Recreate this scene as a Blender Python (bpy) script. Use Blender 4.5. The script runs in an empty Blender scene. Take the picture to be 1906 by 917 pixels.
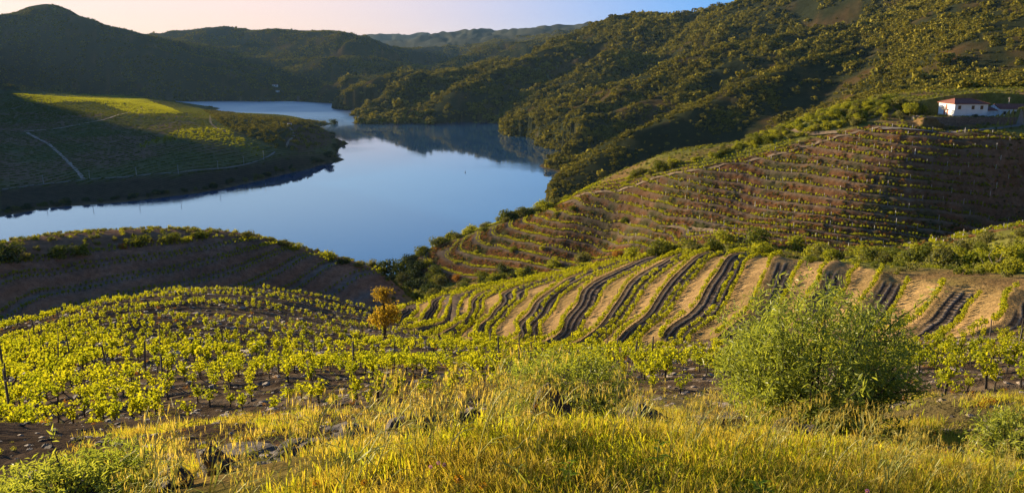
import bpy, math, random
import numpy as np
from mathutils import Vector, Matrix, Euler
random.seed(7)
rng = np.random.default_rng(11)
S = bpy.context.scene
COL = S.collection
R = math.radians

# ------------------------------------------------------------------ camera
CAMZ, FPX, HOR = 150.0, 1500.0, 105.0
PITCH = math.atan((458.5 - HOR) / FPX)
cam_d = bpy.data.cameras.new('camera')
cam = bpy.data.objects.new('camera', cam_d)
COL.objects.link(cam)
cam.location = (0, 0, CAMZ)
cam.rotation_euler = (math.pi / 2 - PITCH, 0, 0)
cam_d.sensor_width = 36.0
cam_d.lens = 36.0 * FPX / 1906.0
cam_d.clip_start, cam_d.clip_end = 0.1, 60000
S.camera = cam

# ------------------------------------------------------------------ light
SUN_AZ, SUN_EL = -54.0, 9.5          # degrees from +Y (clockwise), above horizon
sd = bpy.data.lights.new('sun', 'SUN')
sd.energy, sd.angle, sd.color = 5.0, R(0.5), (1.0, 0.80, 0.52)
sun = bpy.data.objects.new('sun', sd)
COL.objects.link(sun)
a, e = R(SUN_AZ), R(SUN_EL)
SUND = Vector((math.sin(a) * math.cos(e), math.cos(a) * math.cos(e), math.sin(e)))
sun.rotation_euler = SUND.to_track_quat('Z', 'Y').to_euler()
sun.location = (0, 0, 400)

W = bpy.data.worlds.new('World')
S.world = W
W.use_nodes = True
nt = W.node_tree
bg = nt.nodes['Background']
sky = nt.nodes.new('ShaderNodeTexSky')
sky.sky_type = 'NISHITA'
sky.sun_disc = False
sky.sun_elevation = R(SUN_EL)
sky.sun_rotation = R(SUN_AZ)
sky.altitude = 200
sky.air_density, sky.dust_density, sky.ozone_density = 1.0, 0.6, 1.5
# evening colour of the clear sky: peach low towards the sun, blue away from it and overhead
wtc = nt.nodes.new('ShaderNodeTexCoord')
wsep = nt.nodes.new('ShaderNodeSeparateXYZ'); nt.links.new(wtc.outputs['Generated'], wsep.inputs[0])
wdot = nt.nodes.new('ShaderNodeVectorMath'); wdot.operation = 'DOT_PRODUCT'
nt.links.new(wtc.outputs['Generated'], wdot.inputs[0]); wdot.inputs[1].default_value = (math.sin(a), math.cos(a), 0)
def wramp(src, stops):
    x = nt.nodes.new('ShaderNodeValToRGB'); x.color_ramp.interpolation = 'EASE'
    el = x.color_ramp.elements
    while len(el) < len(stops): el.new(0.5)
    for q, (p_, c_) in zip(el, stops): q.position = p_; q.color = c_ + (1,)
    nt.links.new(src, x.inputs[0]); return x.outputs[0]
up_w = wramp(wsep.outputs[2], [(0.0, (5.4, 3.7, 3.1)), (0.07, (5.2, 3.9, 3.9)), (0.15, (3.3, 4.9, 6.8)), (0.28, (1.5, 3.4, 6.4)), (0.5, (.5, 1.3, 3.2)), (1.0, (.2, .55, 1.5))])
up_c = wramp(wsep.outputs[2], [(0.0, (1.6, 3.0, 5.0)), (0.05, (.35, 2.05, 5.2)), (0.2, (.7, 2.4, 5.7)), (0.5, (.35, 1.0, 2.7)), (1.0, (.17, .5, 1.5))])
wf = nt.nodes.new('ShaderNodeMapRange'); wf.interpolation_type = 'SMOOTHSTEP'
nt.links.new(wdot.outputs['Value'], wf.inputs[0]); wf.inputs[1].default_value = 0.32; wf.inputs[2].default_value = 0.84
wm1 = nt.nodes.new('ShaderNodeMix'); wm1.data_type = 'RGBA'
nt.links.new(wf.outputs[0], wm1.inputs[0]); nt.links.new(up_c, wm1.inputs[6]); nt.links.new(up_w, wm1.inputs[7])
wm2 = nt.nodes.new('ShaderNodeMix'); wm2.data_type = 'RGBA'; wm2.inputs[0].default_value = 0.88
nt.links.new(sky.outputs[0], wm2.inputs[6]); nt.links.new(wm1.outputs[2], wm2.inputs[7])
wb = nt.nodes.new('ShaderNodeMapRange'); wb.interpolation_type = 'SMOOTHSTEP'      # the sky opposite the low sun is dimmer
nt.links.new(wdot.outputs['Value'], wb.inputs[0])
for k_, q_ in enumerate((-.9, .25, .5, 1.0)): wb.inputs[k_ + 1].default_value = q_
wsc = nt.nodes.new('ShaderNodeVectorMath'); wsc.operation = 'SCALE'
nt.links.new(wm2.outputs[2], wsc.inputs[0]); nt.links.new(wb.outputs[0], wsc.inputs[3])
nt.links.new(wsc.outputs[0], bg.inputs[0])
bg.inputs[1].default_value = 0.068
S.view_settings.view_transform = 'Standard'
S.view_settings.look = 'None'
S.view_settings.exposure = 1.5
S.view_settings.gamma = 1.0
S.cycles.max_bounces = 6
S.cycles.transparent_max_bounces = 6
S.cycles.use_denoising = True

# ------------------------------------------------------------------ helpers: view rays -> places on the land
def ray(u, v):
    xc, yc = (u - 953.0) / FPX, -(v - 458.5) / FPX
    c, s = math.cos(PITCH), math.sin(PITCH)
    return xc, c + s * yc, -s + c * yc

def at_range(u, v, r):
    X, Y, Z = ray(u, v)
    h = math.hypot(X, Y)
    return math.atan2(X, Y), r, CAMZ + Z / h * r

def at_level(u, v, z=0.0):
    X, Y, Z = ray(u, v)
    h = math.hypot(X, Y)
    return math.atan2(X, Y), (z - CAMZ) / Z * h, z

def az_of(u, v=300):
    return math.atan2(*ray(u, v)[:2])

def project(az, r, z):
    x, y, dz = r * np.sin(az), r * np.cos(az), z - CAMZ
    c, s = math.cos(PITCH), math.sin(PITCH)
    d = y * c - dz * s
    up = y * s + dz * c
    d = np.where(d < 0.05, 0.05, d)
    return 953.0 + FPX * x / d, 458.5 - FPX * up / d

# ------------------------------------------------------------------ survey points of the land
CP = []                                # (azimuth, range, height)
def V(*pts):                           # seen at pixel u,v at range r
    for u, v, r in pts:
        CP.append(at_range(u, v, r))
def VD(*pts):                          # the same, with the depth along the view axis
    for u, v, r in pts:
        CP.append(at_range(u, v, r / math.cos(az_of(u))))
def Wl(*pts):                          # waterline
    for u, v in pts:
        CP.append(at_level(u, v))
def Wd(*pts):                          # river bed
    for u, v in pts:
        A, r, z = at_level(u, v)
        CP.append((A, r, -0.007 * r))
def Hd(u, *rz):                        # hidden ground on the bearing of column u
    for r, z in rz:
        CP.append((az_of(u), r, CAMZ - (CAMZ - z) * math.cos(az_of(u)) if z > 8 else z))
def Az(deg, *rz):
    for r, z in rz:
        CP.append((R(deg), r, z))

# grass bank by the camera
for dg in (-110, -70, -40, -25, -12, 0, 12, 25, 40, 70):
    for r in (0.5, 0.8, 1.2, 1.8, 2.5, 3.2, 4.2):
        if r > 3.3 and dg < -5 or r > 2.6 and dg < -18:
            continue
        CP.append((R(dg), r, CAMZ - 1.45 - 0.17 * r))
V((330,915,5.2),(450,878,6.2),(620,850,7),(760,828,7.5),(950,838,7.5),(500,805,11),(700,790,11.5),(300,830,11),
  (900,765,13),(200,890,6.5),(60,890,6.8),(0,835,11),(100,845,11),(1300,775,11),(1750,765,11),(1600,835,7.5),
  (1500,838,7.3),(1350,838,7.3),(1150,840,7.3),(1900,755,10),(1750,828,7))
V((600,752,17),(300,772,18.5),(100,795,18),(900,738,17.5),(1250,742,17),(1700,742,16),(1900,727,17))
V((600,700,27),(300,720,27),(100,742,28),(0,762,27),(900,700,27),(1250,700,26),(1700,705,25),(1900,690,27))
V((600,670,38),(300,680,38),(100,692,40),(0,722,36),(900,672,38),(1250,670,38),(1700,672,36),(1900,655,38))
V((0,672,50),(100,652,54),(300,640,54),(600,645,52),(900,655,48),(1100,655,50),(1300,650,50),(1700,645,50),(1900,630,52))
V((0,642,62),(200,602,70),(400,590,75),(600,610,70),(760,630,66),(900,644,60))
V((0,616,75),(100,586,88),(200,566,98),(300,553,106),(400,548,112),(500,550,116),(600,560,118),(690,576,120),(760,602,110))
# terraced knoll in front
V((800,625,90),(900,641,80),(1050,643,75),(1200,637,75),(1300,632,76),(1450,632,72),(1600,630,66),(1700,632,64),(1800,626,64),(1906,610,68))
V((1800,575,78),(1700,570,82),(1550,560,86),(1400,550,90),(1300,560,92),(1200,555,98),(1100,560,104),(1000,570,108),(900,580,114),(820,585,120))
V((1906,538,85),(1800,532,88),(1700,517,95),(1560,492,105),(1400,477,113),(1330,470,120),(1200,480,135),(1100,502,143),
  (1000,522,148),(900,538,150),(850,545,148),(760,574,140))
V((1906,505,105),(1906,472,125),(1906,442,150),(1800,492,120),(1750,490,125),(1840,455,160))
Hd(1650,(135,109),(180,100)); Hd(1500,(140,110),(190,98)); Hd(1400,(160,107),(215,94)); Hd(1300,(150,112),(200,98),(240,90))
Hd(1200,(180,97),(240,83)); Hd(1100,(190,88),(250,76)); Hd(1000,(190,86),(260,68)); Hd(880,(190,86),(270,62)); Hd(780,(190,90),(270,66))
Hd(1850,(200,106),(240,98)); Hd(1950,(150,118),(200,108),(250,98))
# dark knoll on the left
V((0,600,163.6),(0,540,172),(0,490,180),(130,478,186),(250,461,190),(350,450,193),(450,447,195),(560,470,195),(620,488,190),(690,508,185),
  (200,552,173),(330,530,179),(450,538,178.5),(560,545,181),(650,552,178.5),(700,565,175),(300,490,185.6),(500,495,187.3),(120,520,180))
for u in (-150, 0, 130, 250, 450):
    Hd(u, (290, 67), (400, 38), (520, 3), (580, -6))
Hd(450,(130,104)); Hd(250,(130,104)); Hd(80,(115,104)); Hd(600,(145,100)); Hd(-150,(120,108),(180,102))
Hd(570,(300,63),(420,30),(530,0),(590,-7)); Hd(690,(290,60),(400,31),(510,0),(560,-6)); Hd(760,(340,50),(450,27),(530,0),(590,-7))
# terraced hill below the house
V((1300,315,333),(1300,448,278),(1200,333,350),(1500,238,335),(1500,275,322),(1600,232,325),(1640,232,322),(1700,240,315),(1830,245,312),(1906,245,312),
  (1700,465,262),(1850,455,268),(1906,455,272),(1500,462,258),(1600,466,258),(1100,358,368),(1060,372,380),(1100,490,313),(1000,405,388),(900,436,392),(850,456,396),
  (900,512,357),(850,520,368),(790,478,402),(780,500,395),(1000,503,335),(1200,470,297),(1400,395,300),(1600,350,292),(1800,350,298),(1900,350,305),(1150,425,342))
Hd(800,(440,38),(520,18),(600,0),(650,-6)); Hd(900,(440,52),(540,26),(655,0),(700,-7)); Hd(960,(470,48),(600,24),(740,0),(790,-7))
Hd(1020,(450,60),(600,36),(760,14),(860,0),(930,-6)); Hd(1100,(440,70),(560,45),(700,22),(800,10)); Hd(1200,(420,84),(560,58),(750,28))
Hd(1300,(420,88),(560,66),(750,42)); Hd(1400,(400,103),(500,90),(720,60))
V((1400,264,345),(1450,245,372),(1500,220,395),(1560,203,410),(1650,190,420),(1730,216,330),(1790,219,330),(1850,218,330),(1906,216,330),
  (1700,195,400),(1800,195,395),(1906,195,390),(1700,172,440),(1800,170,440),(1906,168,440),(1640,178,440))
Hd(1500,(500,100),(640,80),(800,80)); Hd(1600,(520,112),(650,100)); Hd(2050,(320,122),(440,130)); Hd(1700,(560,126)); V((1740,236,322),(1840,239,322),(1906,232,322),(1980,228,322))
# spur C, B, A and the hills of the right bank
V((1062,345,880),(1170,250,960),(1300,290,880),(1350,250,930),(1370,160,1050),(1450,200,940),(1500,180,985),(1500,142,1060),(1500,110,1120),
  (1600,150,860),(1600,120,1010),(1700,140,760),(1800,130,730),(1700,85,1050),(1800,60,1010),(1906,90,880),(1906,40,1050),(1800,0,1250),(1906,-30,1350))
Wl((1043,322),(1040,300),(1000,265),(940,240),(885,227),(800,219),(700,209),(640,204),(555,189),(480,189),(400,188))
Hd(1060,(1150,14)); Hd(1150,(1180,26)); Hd(1300,(1260,66),(1150,95)); Hd(1500,(1320,122)); Hd(1250,(1180,60))
V((955,236,1700),(1000,197,1640),(1080,170,1580),(1150,150,1540),(1270,107,1500),(1420,72,1480),(1600,48,1470),(1060,230,1490),(1150,205,1445),(1000,240,1560))
Hd(1000,(1800,42)); Hd(1100,(1800,56)); Hd(1250,(1760,100)); Hd(1400,(1750,150)); Hd(1550,(1700,190))
V((640,188,2500),(690,160,2420),(720,135,2450),(780,160,2150),(860,126,2300),(950,106,2300),(1060,76,2320),(1120,55,2380),(1172,35,2450),
  (900,190,1950),(1000,150,2000),(1100,125,2110),(1200,100,2120),(1250,37,2300),(1300,26,2200),(1380,12,2050),(1450,0,1950),(1600,-40,1800),(1750,-70,1750),(1906,-80,1700),
  (800,190,1980),(700,190,2250),(1350,70,1850),(1210,60,2180),(1140,90,2050))
Hd(720,(2800,50)); Hd(860,(2700,70)); Hd(1000,(2800,110)); Hd(1172,(3000,200)); Hd(1450,(2600,200)); Hd(640,(2800,60))
# peninsula on the left bank
Wl((0,402),(68,391),(210,378),(338,363),(440,346),(541,322),(600,306),(625,290),(623,262),(613,232),(560,220),(470,211),(400,206),(345,189))
VD((165,333,905),(340,322,945),(500,300,1075),(560,292,1130),(0,352,850),(100,300,1000),(0,250,1190),(60,240,1230),(200,262,1130),(300,287,1030),(400,272,1090),(300,242,1210),
  (370,240,1220),(450,257,1165),(530,268,1160),(590,280,1180),(380,217,1500),(500,237,1320),(570,240,1310),(250,215,1380),(150,210,1450),(50,205,1500),
  (330,209,1560),(250,196,1680),(180,187,1760),(100,181,1800),(20,176,1800),(0,190,1640),(330,193,2150),(250,187,2250),(150,184,2300),(0,179,2300),
  (440,220,1700),(500,225,1640),(560,230,1560),(600,240,1420),(420,213,1900),(470,216,1880),(530,221,1780),(380,206,2150),(350,196,2350))
Wl((300,193),(250,193),(100,193),(0,193),(-60,193))
Wl((320,187.5),(200,187.5),(100,187.5),(0,187.5),(-60,187.5)); Wd((0,190),(100,190),(200,190),(310,190),(370,190))
Wd((640,238),(646,275),(642,305),(650,255),(655,290),(620,222),(100,440),(300,410),(450,380),(560,345),(0,450),(-100,440),(650,400),(750,420),(650,440),(750,330),(850,300),(950,310),(900,270),(800,245),
   (700,240),(650,217),(560,203),(480,198),(660,260),(680,300),(640,330),(850,370),(970,320),(900,350),(250,440),(700,370),(420,196),(150,450),(540,400),(780,385),(-100,420))
# left mountain, hills behind
VD((0,26,3450),(50,14,3520),(100,8.5,3570),(140,12,3560),(165,27,3500),(200,47,3450),(240,53,3500),(270,58,3550),(340,87,3500),(430,111,3400),(520,136,3250),
  (100,170,2760),(250,172,2780),(0,168,2760),(400,172,2850),(500,172,2850),(100,120,3000),(250,125,3000),(0,115,3000),(400,140,3050),(100,60,3260),(240,85,3230))
VD((310,65,4600),(380,53,4500),(405,46,4450),(440,49,4450),(470,53,4400),(520,49,4400),(550,52,4350),(600,57,4300),(640,58,4250),(660,64,4200),(700,83,4100),(740,101,4000),(765,115,3850),
  (420,85,4000),(500,90,3950),(600,100,3700),(590,112,3300),(545,130,3150),(640,140,3100),(600,165,2950),(700,145,3000),(560,178,2800),(620,185,2700))
Hd(200,(4200,260)); Hd(450,(5000,250)); Hd(640,(5000,180)); Hd(100,(4300,250)); Hd(765,(3300,90),(4100,80))
V((672,65,9500),(720,63.5,9500),(780,64,9300),(795,68,6800),(830,61,6600),(870,58.5,6500),(920,60,6400),(1000,53,6200),(1080,50,6000),(1130,46,5600),
  (850,84,5000),(900,74,5200),(960,84,4300),(790,102,4500),(880,100,3900),(1000,72,4600),(760,90,5600),(700,92,6000))
Hd(700,(12000,180),(7600,200)); Hd(850,(8000,300)); Hd(1000,(8000,400)); Hd(1172,(6000,350))
Az(-34,(9000,200),(14000,160)); Az(0,(14000,180)); Az(34,(4000,350),(9000,250),(14000,160))
# out of frame; unseen left ridge heights shaped to shade the peninsula's middle
Az(-36,(1000,30),(1600,58),(2300,-4),(2800,70),(3300,180),(4000,300),(4800,260)); Az(-39,(2600,110),(3100,170),(3700,205),(4500,230)); Az(-42.4,(500,20),(800,25),(1300,60),(1800,130),(2500,310),(3000,410),(3500,405),(4300,300)); Az(-41,(2900,290),(3300,300))
Az(-50,(550,30),(900,60),(1300,150),(1700,260),(2400,300)); Az(-60,(300,60),(700,40),(1200,130),(1800,240),(4000,300)); Az(-80,(40,130),(150,105),(500,70),(1200,120),(2500,260),(9000,250))
Az(-110,(10,147),(60,140),(200,130),(900,150),(4000,260)); Az(-45,(8,146),(20,142),(50,133),(100,118),(200,100),(320,60)); Az(-65,(8,147),(30,140),(100,122))
Az(40,(10,146.3),(25,142),(60,133.5),(110,127.5),(200,115),(300,117),(450,132),(800,170),(1500,320),(2500,420)); Az(60,(10,146.5),(60,138),(200,128),(600,190),(1500,380),(5000,400)); Az(80,(10,148),(80,146),(400,190),(2000,400))
Az(-60,(14000,200)); Az(70,(14000,300))
CP = np.array(CP)

def kern(d2, c=0.045):
    return -np.sqrt(d2 + c * c)
class Field:                           # smooth surface through scattered values in (azimuth, ln range)
    def __init__(s, A, r, val, c=0.045, lam=1e-4):
        s.p = np.stack([np.asarray(A), np.log(r)], 1); s.c = c
        n = len(s.p)
        d2 = ((s.p[:, None] - s.p[None]) ** 2).sum(-1)
        K = kern(d2, c) + lam * np.eye(n)
        Pm = np.concatenate([np.ones((n, 1)), s.p], 1)
        M = np.zeros((n + 3, n + 3)); M[:n, :n] = K; M[:n, n:] = Pm; M[n:, :n] = Pm.T
        s.w = np.linalg.solve(M, np.concatenate([val, np.zeros(3)]))
    def __call__(s, A, L):
        A = np.asarray(A, np.float64); L = np.asarray(L, np.float64)
        sh = A.shape; A = A.ravel(); L = L.ravel()
        out = (s.w[-3] + s.w[-2] * A + s.w[-1] * L)
        w = s.w; p = s.p
        c2 = s.c ** 2
        for i in range(len(p)):
            q = (A - p[i, 0]) ** 2; q += (L - p[i, 1]) ** 2; q += c2
            np.sqrt(q, out=q); q *= -w[i]; out += q
        return out.reshape(sh)

# ------------------------------------------------------------------ polar survey grid round the viewpoint
azs = np.concatenate([np.arange(-115, -38, 1.4), np.arange(-38, 37.0, 0.105), np.arange(37, 82, 1.4)]) * math.pi / 180
lr = np.concatenate([np.arange(math.log(0.5), math.log(40), 0.03), np.arange(math.log(40), math.log(226), 0.0068), np.arange(math.log(226), math.log(425), 0.0027), np.arange(math.log(425), math.log(520), 0.0068),
                     np.arange(math.log(520), math.log(3000), 0.0105), np.arange(math.log(3000), math.log(10600), 0.024)])
NA, NR = len(azs), len(lr)
AZ, LR = np.meshgrid(azs, lr)          # rows = range, cols = azimuth
RR = np.exp(LR)
XX, YY = RR * np.sin(AZ), RR * np.cos(AZ)

def bilin(grid, fa, fr):
    i = np.clip(np.floor(fr).astype(int), 0, grid.shape[0] - 2); j = np.clip(np.floor(fa).astype(int), 0, grid.shape[1] - 2)
    x, y = fr - i, fa - j
    return (grid[i, j] * (1 - x) * (1 - y) + grid[i + 1, j] * x * (1 - y) + grid[i, j + 1] * (1 - x) * y + grid[i + 1, j + 1] * x * y)
def gidx(A, r):
    return np.interp(A, azs, np.arange(NA)), np.interp(np.log(r), lr, np.arange(NR))

# evaluate on a half-size grid, then refine
ca = np.arange(0, NA, 2); cr = np.arange(0, NR, 2)
base = Field(CP[:, 0], CP[:, 1], (CP[:, 2] - CAMZ) / CP[:, 1])
sl = base(AZ[::2, ::2], LR[::2, ::2])
def refine(g):
    FR, FA = np.meshgrid(np.interp(np.arange(NR), cr, np.arange(len(cr))), np.interp(np.arange(NA), ca, np.arange(len(ca))), indexing='ij')
    return bilin(g, FA, FR)
ZZ = CAMZ + refine(sl) * RR

def vnoise(x, y, seed=0):              # smooth value noise, vectorised
    xi, yi = np.floor(x).astype(np.int64), np.floor(y).astype(np.int64)
    fx, fy = x - xi, y - yi
    fx = fx * fx * (3 - 2 * fx); fy = fy * fy * (3 - 2 * fy)
    def h(a, b):
        n = (a * 374761393 + b * 668265263 + seed * 982451653) & 0x7fffffff
        n = ((n ^ (n >> 13)) * 1274126177) & 0x7fffffff
        n = n ^ (n >> 16)
        return (n & 0xffff) / 65535.0
    return (h(xi, yi) * (1 - fx) * (1 - fy) + h(xi + 1, yi) * fx * (1 - fy) + h(xi, yi + 1) * (1 - fx) * fy + h(xi + 1, yi + 1) * fx * fy) * 2 - 1
def fbm(x, y, o=4, seed=0):
    s, a = 0, 1.0
    for k in range(o):
        s = s + a * vnoise(x * 2 ** k, y * 2 ** k, seed + k); a *= 0.5
    return s

# ------------------------------------------------------------------ terraces: traced rows -> step profile
def hit(u, v, rmin=0.6, rmax=13000.0, grid=None):
    """first place on the land met by the view ray through (u, v), searched between two ranges"""
    X, Y, Z = ray(u, v)
    h = math.hypot(X, Y); A = math.atan2(X, Y); sl_ = Z / h
    g = ZZ if grid is None else grid
    fa = float(np.interp(A, azs, np.arange(NA))); j = min(int(fa), NA - 2); x = fa - j
    zc = g[:, j] * (1 - x) + g[:, j + 1] * x
    diff = zc - (CAMZ + sl_ * np.exp(lr))
    i0, i1 = np.searchsorted(lr, [math.log(rmin), math.log(rmax)])
    d = diff[i0:i1]
    k = np.nonzero(d >= 0)[0]
    if len(k) == 0:
        m = int(np.argmax(d)) + i0
        return A, float(np.exp(lr[m])), float(zc[m])
    m = k[0] + i0
    if m > i0:
        f = diff[m - 1] / (diff[m - 1] - diff[m])
        L = lr[m - 1] + f * (lr[m] - lr[m - 1])
    else:
        L = lr[m]
    r = math.exp(L)
    return A, r, CAMZ + sl_ * r

def pip(u, v, poly):
    c = np.zeros(u.shape, bool)
    n = len(poly)
    for i in range(n):
        x0, y0 = poly[i]; x1, y1 = poly[(i + 1) % n]
        if y0 == y1:
            continue
        m = ((y0 > v) != (y1 > v)) & (u < (x1 - x0) * (v - y0) / (y1 - y0) + x0)
        c ^= m
    return c
def blur(g, n=1):
    for _ in range(n):
        g = g.copy()
        g[1:-1] = (g[:-2] + 2 * g[1:-1] + g[2:]) / 4
        g[:, 1:-1] = (g[:, :-2] + 2 * g[:, 1:-1] + g[:, 2:]) / 4
    return g

def tfield(lines, rmin, rmax, c=0.02, lam=3e-3):
    A, r, t = [], [], []
    for k, pts in lines:
        for u, v in pts:
            h = hit(u, v, rmin, rmax)
            A.append(h[0]); r.append(h[1]); t.append(k)
    return Field(A, r, np.array(t, float), c, lam)
def eval_t(f, mask):
    out = np.zeros(AZ.shape)
    out[mask] = f(AZ[mask], LR[mask])
    return out
def step(t, wf):                       # flat floor round every whole number, steeper bank between
    fr = t - np.round(t)
    h = wf / 2
    b = np.where(fr > 0, fr - h, fr + h)
    return np.where(abs(fr) < h, -fr, np.where(fr > 0, -h, h) + b * wf / (1 - wf))

UU, VV = project(AZ, RR, ZZ)
front = np.abs(AZ) < 1.0
F1L = [(-1, [(100,800),(300,752),(450,742),(600,748),(760,752),(950,742),(1250,742),(1700,745),(1900,727)]),
       (0, [(0,792),(150,752),(300,720),(450,706),(600,699),(750,699),(900,700),(1000,700),(1200,692),(1400,692),(1700,702),(1900,692)]),
       (1, [(0,752),(79,727),(137,702),(216,682),(300,681),(450,683),(600,682),(750,681),(900,682),(1200,674),(1700,674),(1900,662)]),
       (2, [(0,720),(98,682),(200,657),(300,656),(437,662),(600,666),(760,664),(900,665),(1050,664),(1250,656),(1700,651),(1900,637)]),
       (3, [(0,690),(98,652),(200,634),(300,636),(437,641),(600,648),(760,649),(1000,649),(1250,641),(1450,638)]),
       (4, [(0,672),(100,634),(200,614),(300,607),(437,612),(569,623),(700,634),(850,644)]),
       (5, [(0,655),(100,616),(200,592),(340,571),(432,575),(500,584),(569,597),(640,612),(750,632)]),
       (6, [(0,634),(100,594),(200,571),(300,557),(420,552),(500,559),(569,569),(626,582),(700,598),(760,612)])]
F2L = [(0, [(752,568),(799,552),(858,541),(917,531)]), (.5, [(807,562),(790,580),(775,596)]), (1, [(830,550),(815,572),(802,594)]), (1.5, [(826,564),(820,584),(816,602)]),
       (2, [(850,550),(842,580),(834,605)]), (2.5, [(877,552),(862,580),(854,603)]), (3, [(926,541),(885,562),(877,592),(858,611)]), (3.5, [(930,548),(913,580),(885,603)]),
       (4, [(1000,527),(948,545),(928,580),(905,607)]), (4.5, [(1019,540),(966,584),(936,619)]), (5, [(1090,512),(1025,554),(1001,592),(987,619)]),
       (5.5, [(1094,525),(1059,562),(1031,597),(1025,625)]), (6, [(1177,499),(1098,544),(1079,582),(1061,617)]), (6.5, [(1169,513),(1134,558),(1102,601)]),
       (7, [(1236,499),(1177,546),(1153,586),(1126,615)]), (7.5, [(1243,511),(1208,554),(1183,595)]), (8, [(1300,484),(1251,539),(1226,578),(1188,611)]),
       (8.5, [(1339,485),(1313,511),(1284,550),(1243,601)]), (9, [(1366,482),(1358,509),(1329,558),(1299,594),(1264,615)]),
       (9.5, [(1413,483),(1401,509),(1386,548),(1365,590)]), (10, [(1458,495),(1445,525),(1433,546),(1400,600)]), (10.5, [(1511,505),(1496,542),(1460,600)]),
       (11, [(1547,511),(1531,550),(1495,600)]), (11.5, [(1612,528),(1597,544),(1560,600)]), (12, [(1652,528),(1636,561),(1619,592)]),
       (12.5, [(1713,539),(1695,572),(1669,605)]), (13, [(1793,546),(1756,585),(1719,611)]), (13.5, [(1854,548),(1833,583),(1815,609)]), (14, [(1900,560),(1885,610)])]
F3L = [(0, [(0,491),(46,487),(114,479),(206,467),(300,457),(360,451)]), (1, [(0,525),(57,511),(137,499),(229,485),(360,466),(409,456),(470,449)]),
       (2, [(0,592),(46,563),(114,545),(183,531),(252,515),(360,497),(409,482),(477,462),(509,456)]),
       (3, [(229,550),(360,526),(409,512),(477,486),(523,467)]), (4, [(452,538),(500,516),(546,490),(569,476)]), (5, [(535,542),(569,522),(615,492)]), (6, [(620,545),(660,515),(690,508)])]
F4L = [(0, [(831,458),(795,469),(786,476),(795,486),(817,498),(842,508)]), (1, [(850,454),(821,463),(817,471),(829,480),(858,490),(895,498),(929,500)]),
       (2, [(856,452),(852,461),(870,473),(901,480),(933,484),(992,492)]), (3, [(890,440),(884,446),(894,453),(931,459),(962,467),(1015,478)]),
       (4, [(917,430),(913,436),(923,441),(956,449),(1005,457),(1060,470),(1120,483)]), (5, [(948,418),(946,422),(958,427),(1005,437),(1060,445),(1099,453),(1166,466)]),
       (6, [(978,407),(972,414),(996,418),(1060,429),(1099,438),(1177,454),(1209,462)]), (7, [(1003,397),(994,402),(1013,408),(1060,416),(1099,423),(1138,428),(1197,440),(1236,452)]),
       (8, [(1031,384),(1022,390),(1031,399),(1060,404),(1099,411),(1130,421)]), (9, [(1066,371),(1077,374),(1119,385),(1177,401),(1227,419),(1276,442)]),
       (10, [(1105,367),(1158,378),(1217,391),(1295,407),(1340,417),(1450,433),(1540,445),(1680,458)]), (11, [(1132,357),(1197,372),(1276,389),(1340,399),(1560,435),(1690,448)]),
       (12, [(1166,348),(1236,364),(1340,381),(1600,425),(1700,438)]), (13, [(1203,340),(1276,354),(1340,368),(1600,410),(1720,426),(1850,442)]),
       (14, [(1240,332),(1340,352),(1600,393),(1740,409),(1900,429)]), (15, [(1272,323),(1340,338),(1437,354),(1600,376),(1718,389),(1816,399),(1900,409)]),
       (16, [(1310,318),(1418,334),(1600,360),(1698,373),(1796,382),(1900,389)]), (17, [(1388,304),(1496,322),(1600,341),(1678,349),(1776,360),(1884,367)]),
       (18, [(1420,296),(1520,308),(1639,326),(1737,337),(1835,348),(1900,350)]), (19, [(1450,283),(1540,293),(1600,304),(1678,315),(1757,325),(1855,332),(1900,334)]),
       (20, [(1490,270),(1580,284),(1678,299),(1757,309),(1855,315),(1900,317)]), (21, [(1530,260),(1600,272),(1659,284),(1737,292),(1855,298),(1900,299)]),
       (22, [(1560,250),(1639,263),(1698,272),(1786,279),(1855,281),(1900,282)]), (23, [(1600,242),(1659,250),(1737,254),(1828,259),(1900,264)]), (24, [(1640,236),(1698,240),(1826,244),(1900,246)])]
R1 = front & (RR > 15.5) & (RR < 135) & pip(UU, VV, [(-400,800),(0,815),(100,822),(330,790),(450,772),(620,772),(760,772),(950,757),(1250,757),(1600,765),(1700,757),(1906,738),(2300,735),(2300,600),(1906,615),
     (1790,628),(1700,633),(1600,635),(1450,637),(1300,637),(1200,641),(1050,647),(900,645),(800,630),(755,612),(690,572),(620,555),(500,540),(400,536),(300,541),(200,555),(100,575),(0,605),(-200,650),(-400,700)])
R2 = front & (RR > 60) & (RR < 165) & pip(UU, VV, [(735,575),(800,545),(860,532),(1000,514),(1100,495),(1200,474),(1330,463),(1372,470),(1400,472),(1480,484),(1560,488),(1660,515),(1760,535),(1830,545),(1906,540),(2100,540),(2100,612),(1906,610),
     (1800,626),(1700,631),(1600,633),(1450,635),(1300,635),(1200,639),(1050,645),(900,643),(800,628),(755,606)])
R3 = front & (RR > 140) & (RR < 215) & pip(UU, VV, [(-300,520),(0,482),(130,470),(250,452),(360,443),(470,441),(520,455),(570,468),(630,486),(705,503),(730,560),(600,600),(0,640),(-300,640)])
R4 = front & (RR > 200) & (RR < 425) & pip(UU, VV, [(770,478),(800,462),(850,446),(900,430),(960,408),(1020,382),(1060,364),(1100,356),(1200,332),(1300,313),(1400,290),(1500,262),(1600,238),(1640,232),(1700,236),(1900,242),(2200,245),
     (2200,470),(1800,472),(1700,472),(1500,470),(1300,452),(1200,475),(1100,500),(1000,512),(850,525),(780,505)])
t1 = eval_t(tfield(F1L, 12, 140), front & (RR > 12) & (RR < 150))
t2 = eval_t(tfield(F2L, 55, 165, 0.05, 5e-3), front & (RR > 55) & (RR < 180))
t3 = eval_t(tfield(F3L, 140, 215), front & (RR > 130) & (RR < 230))
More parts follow.
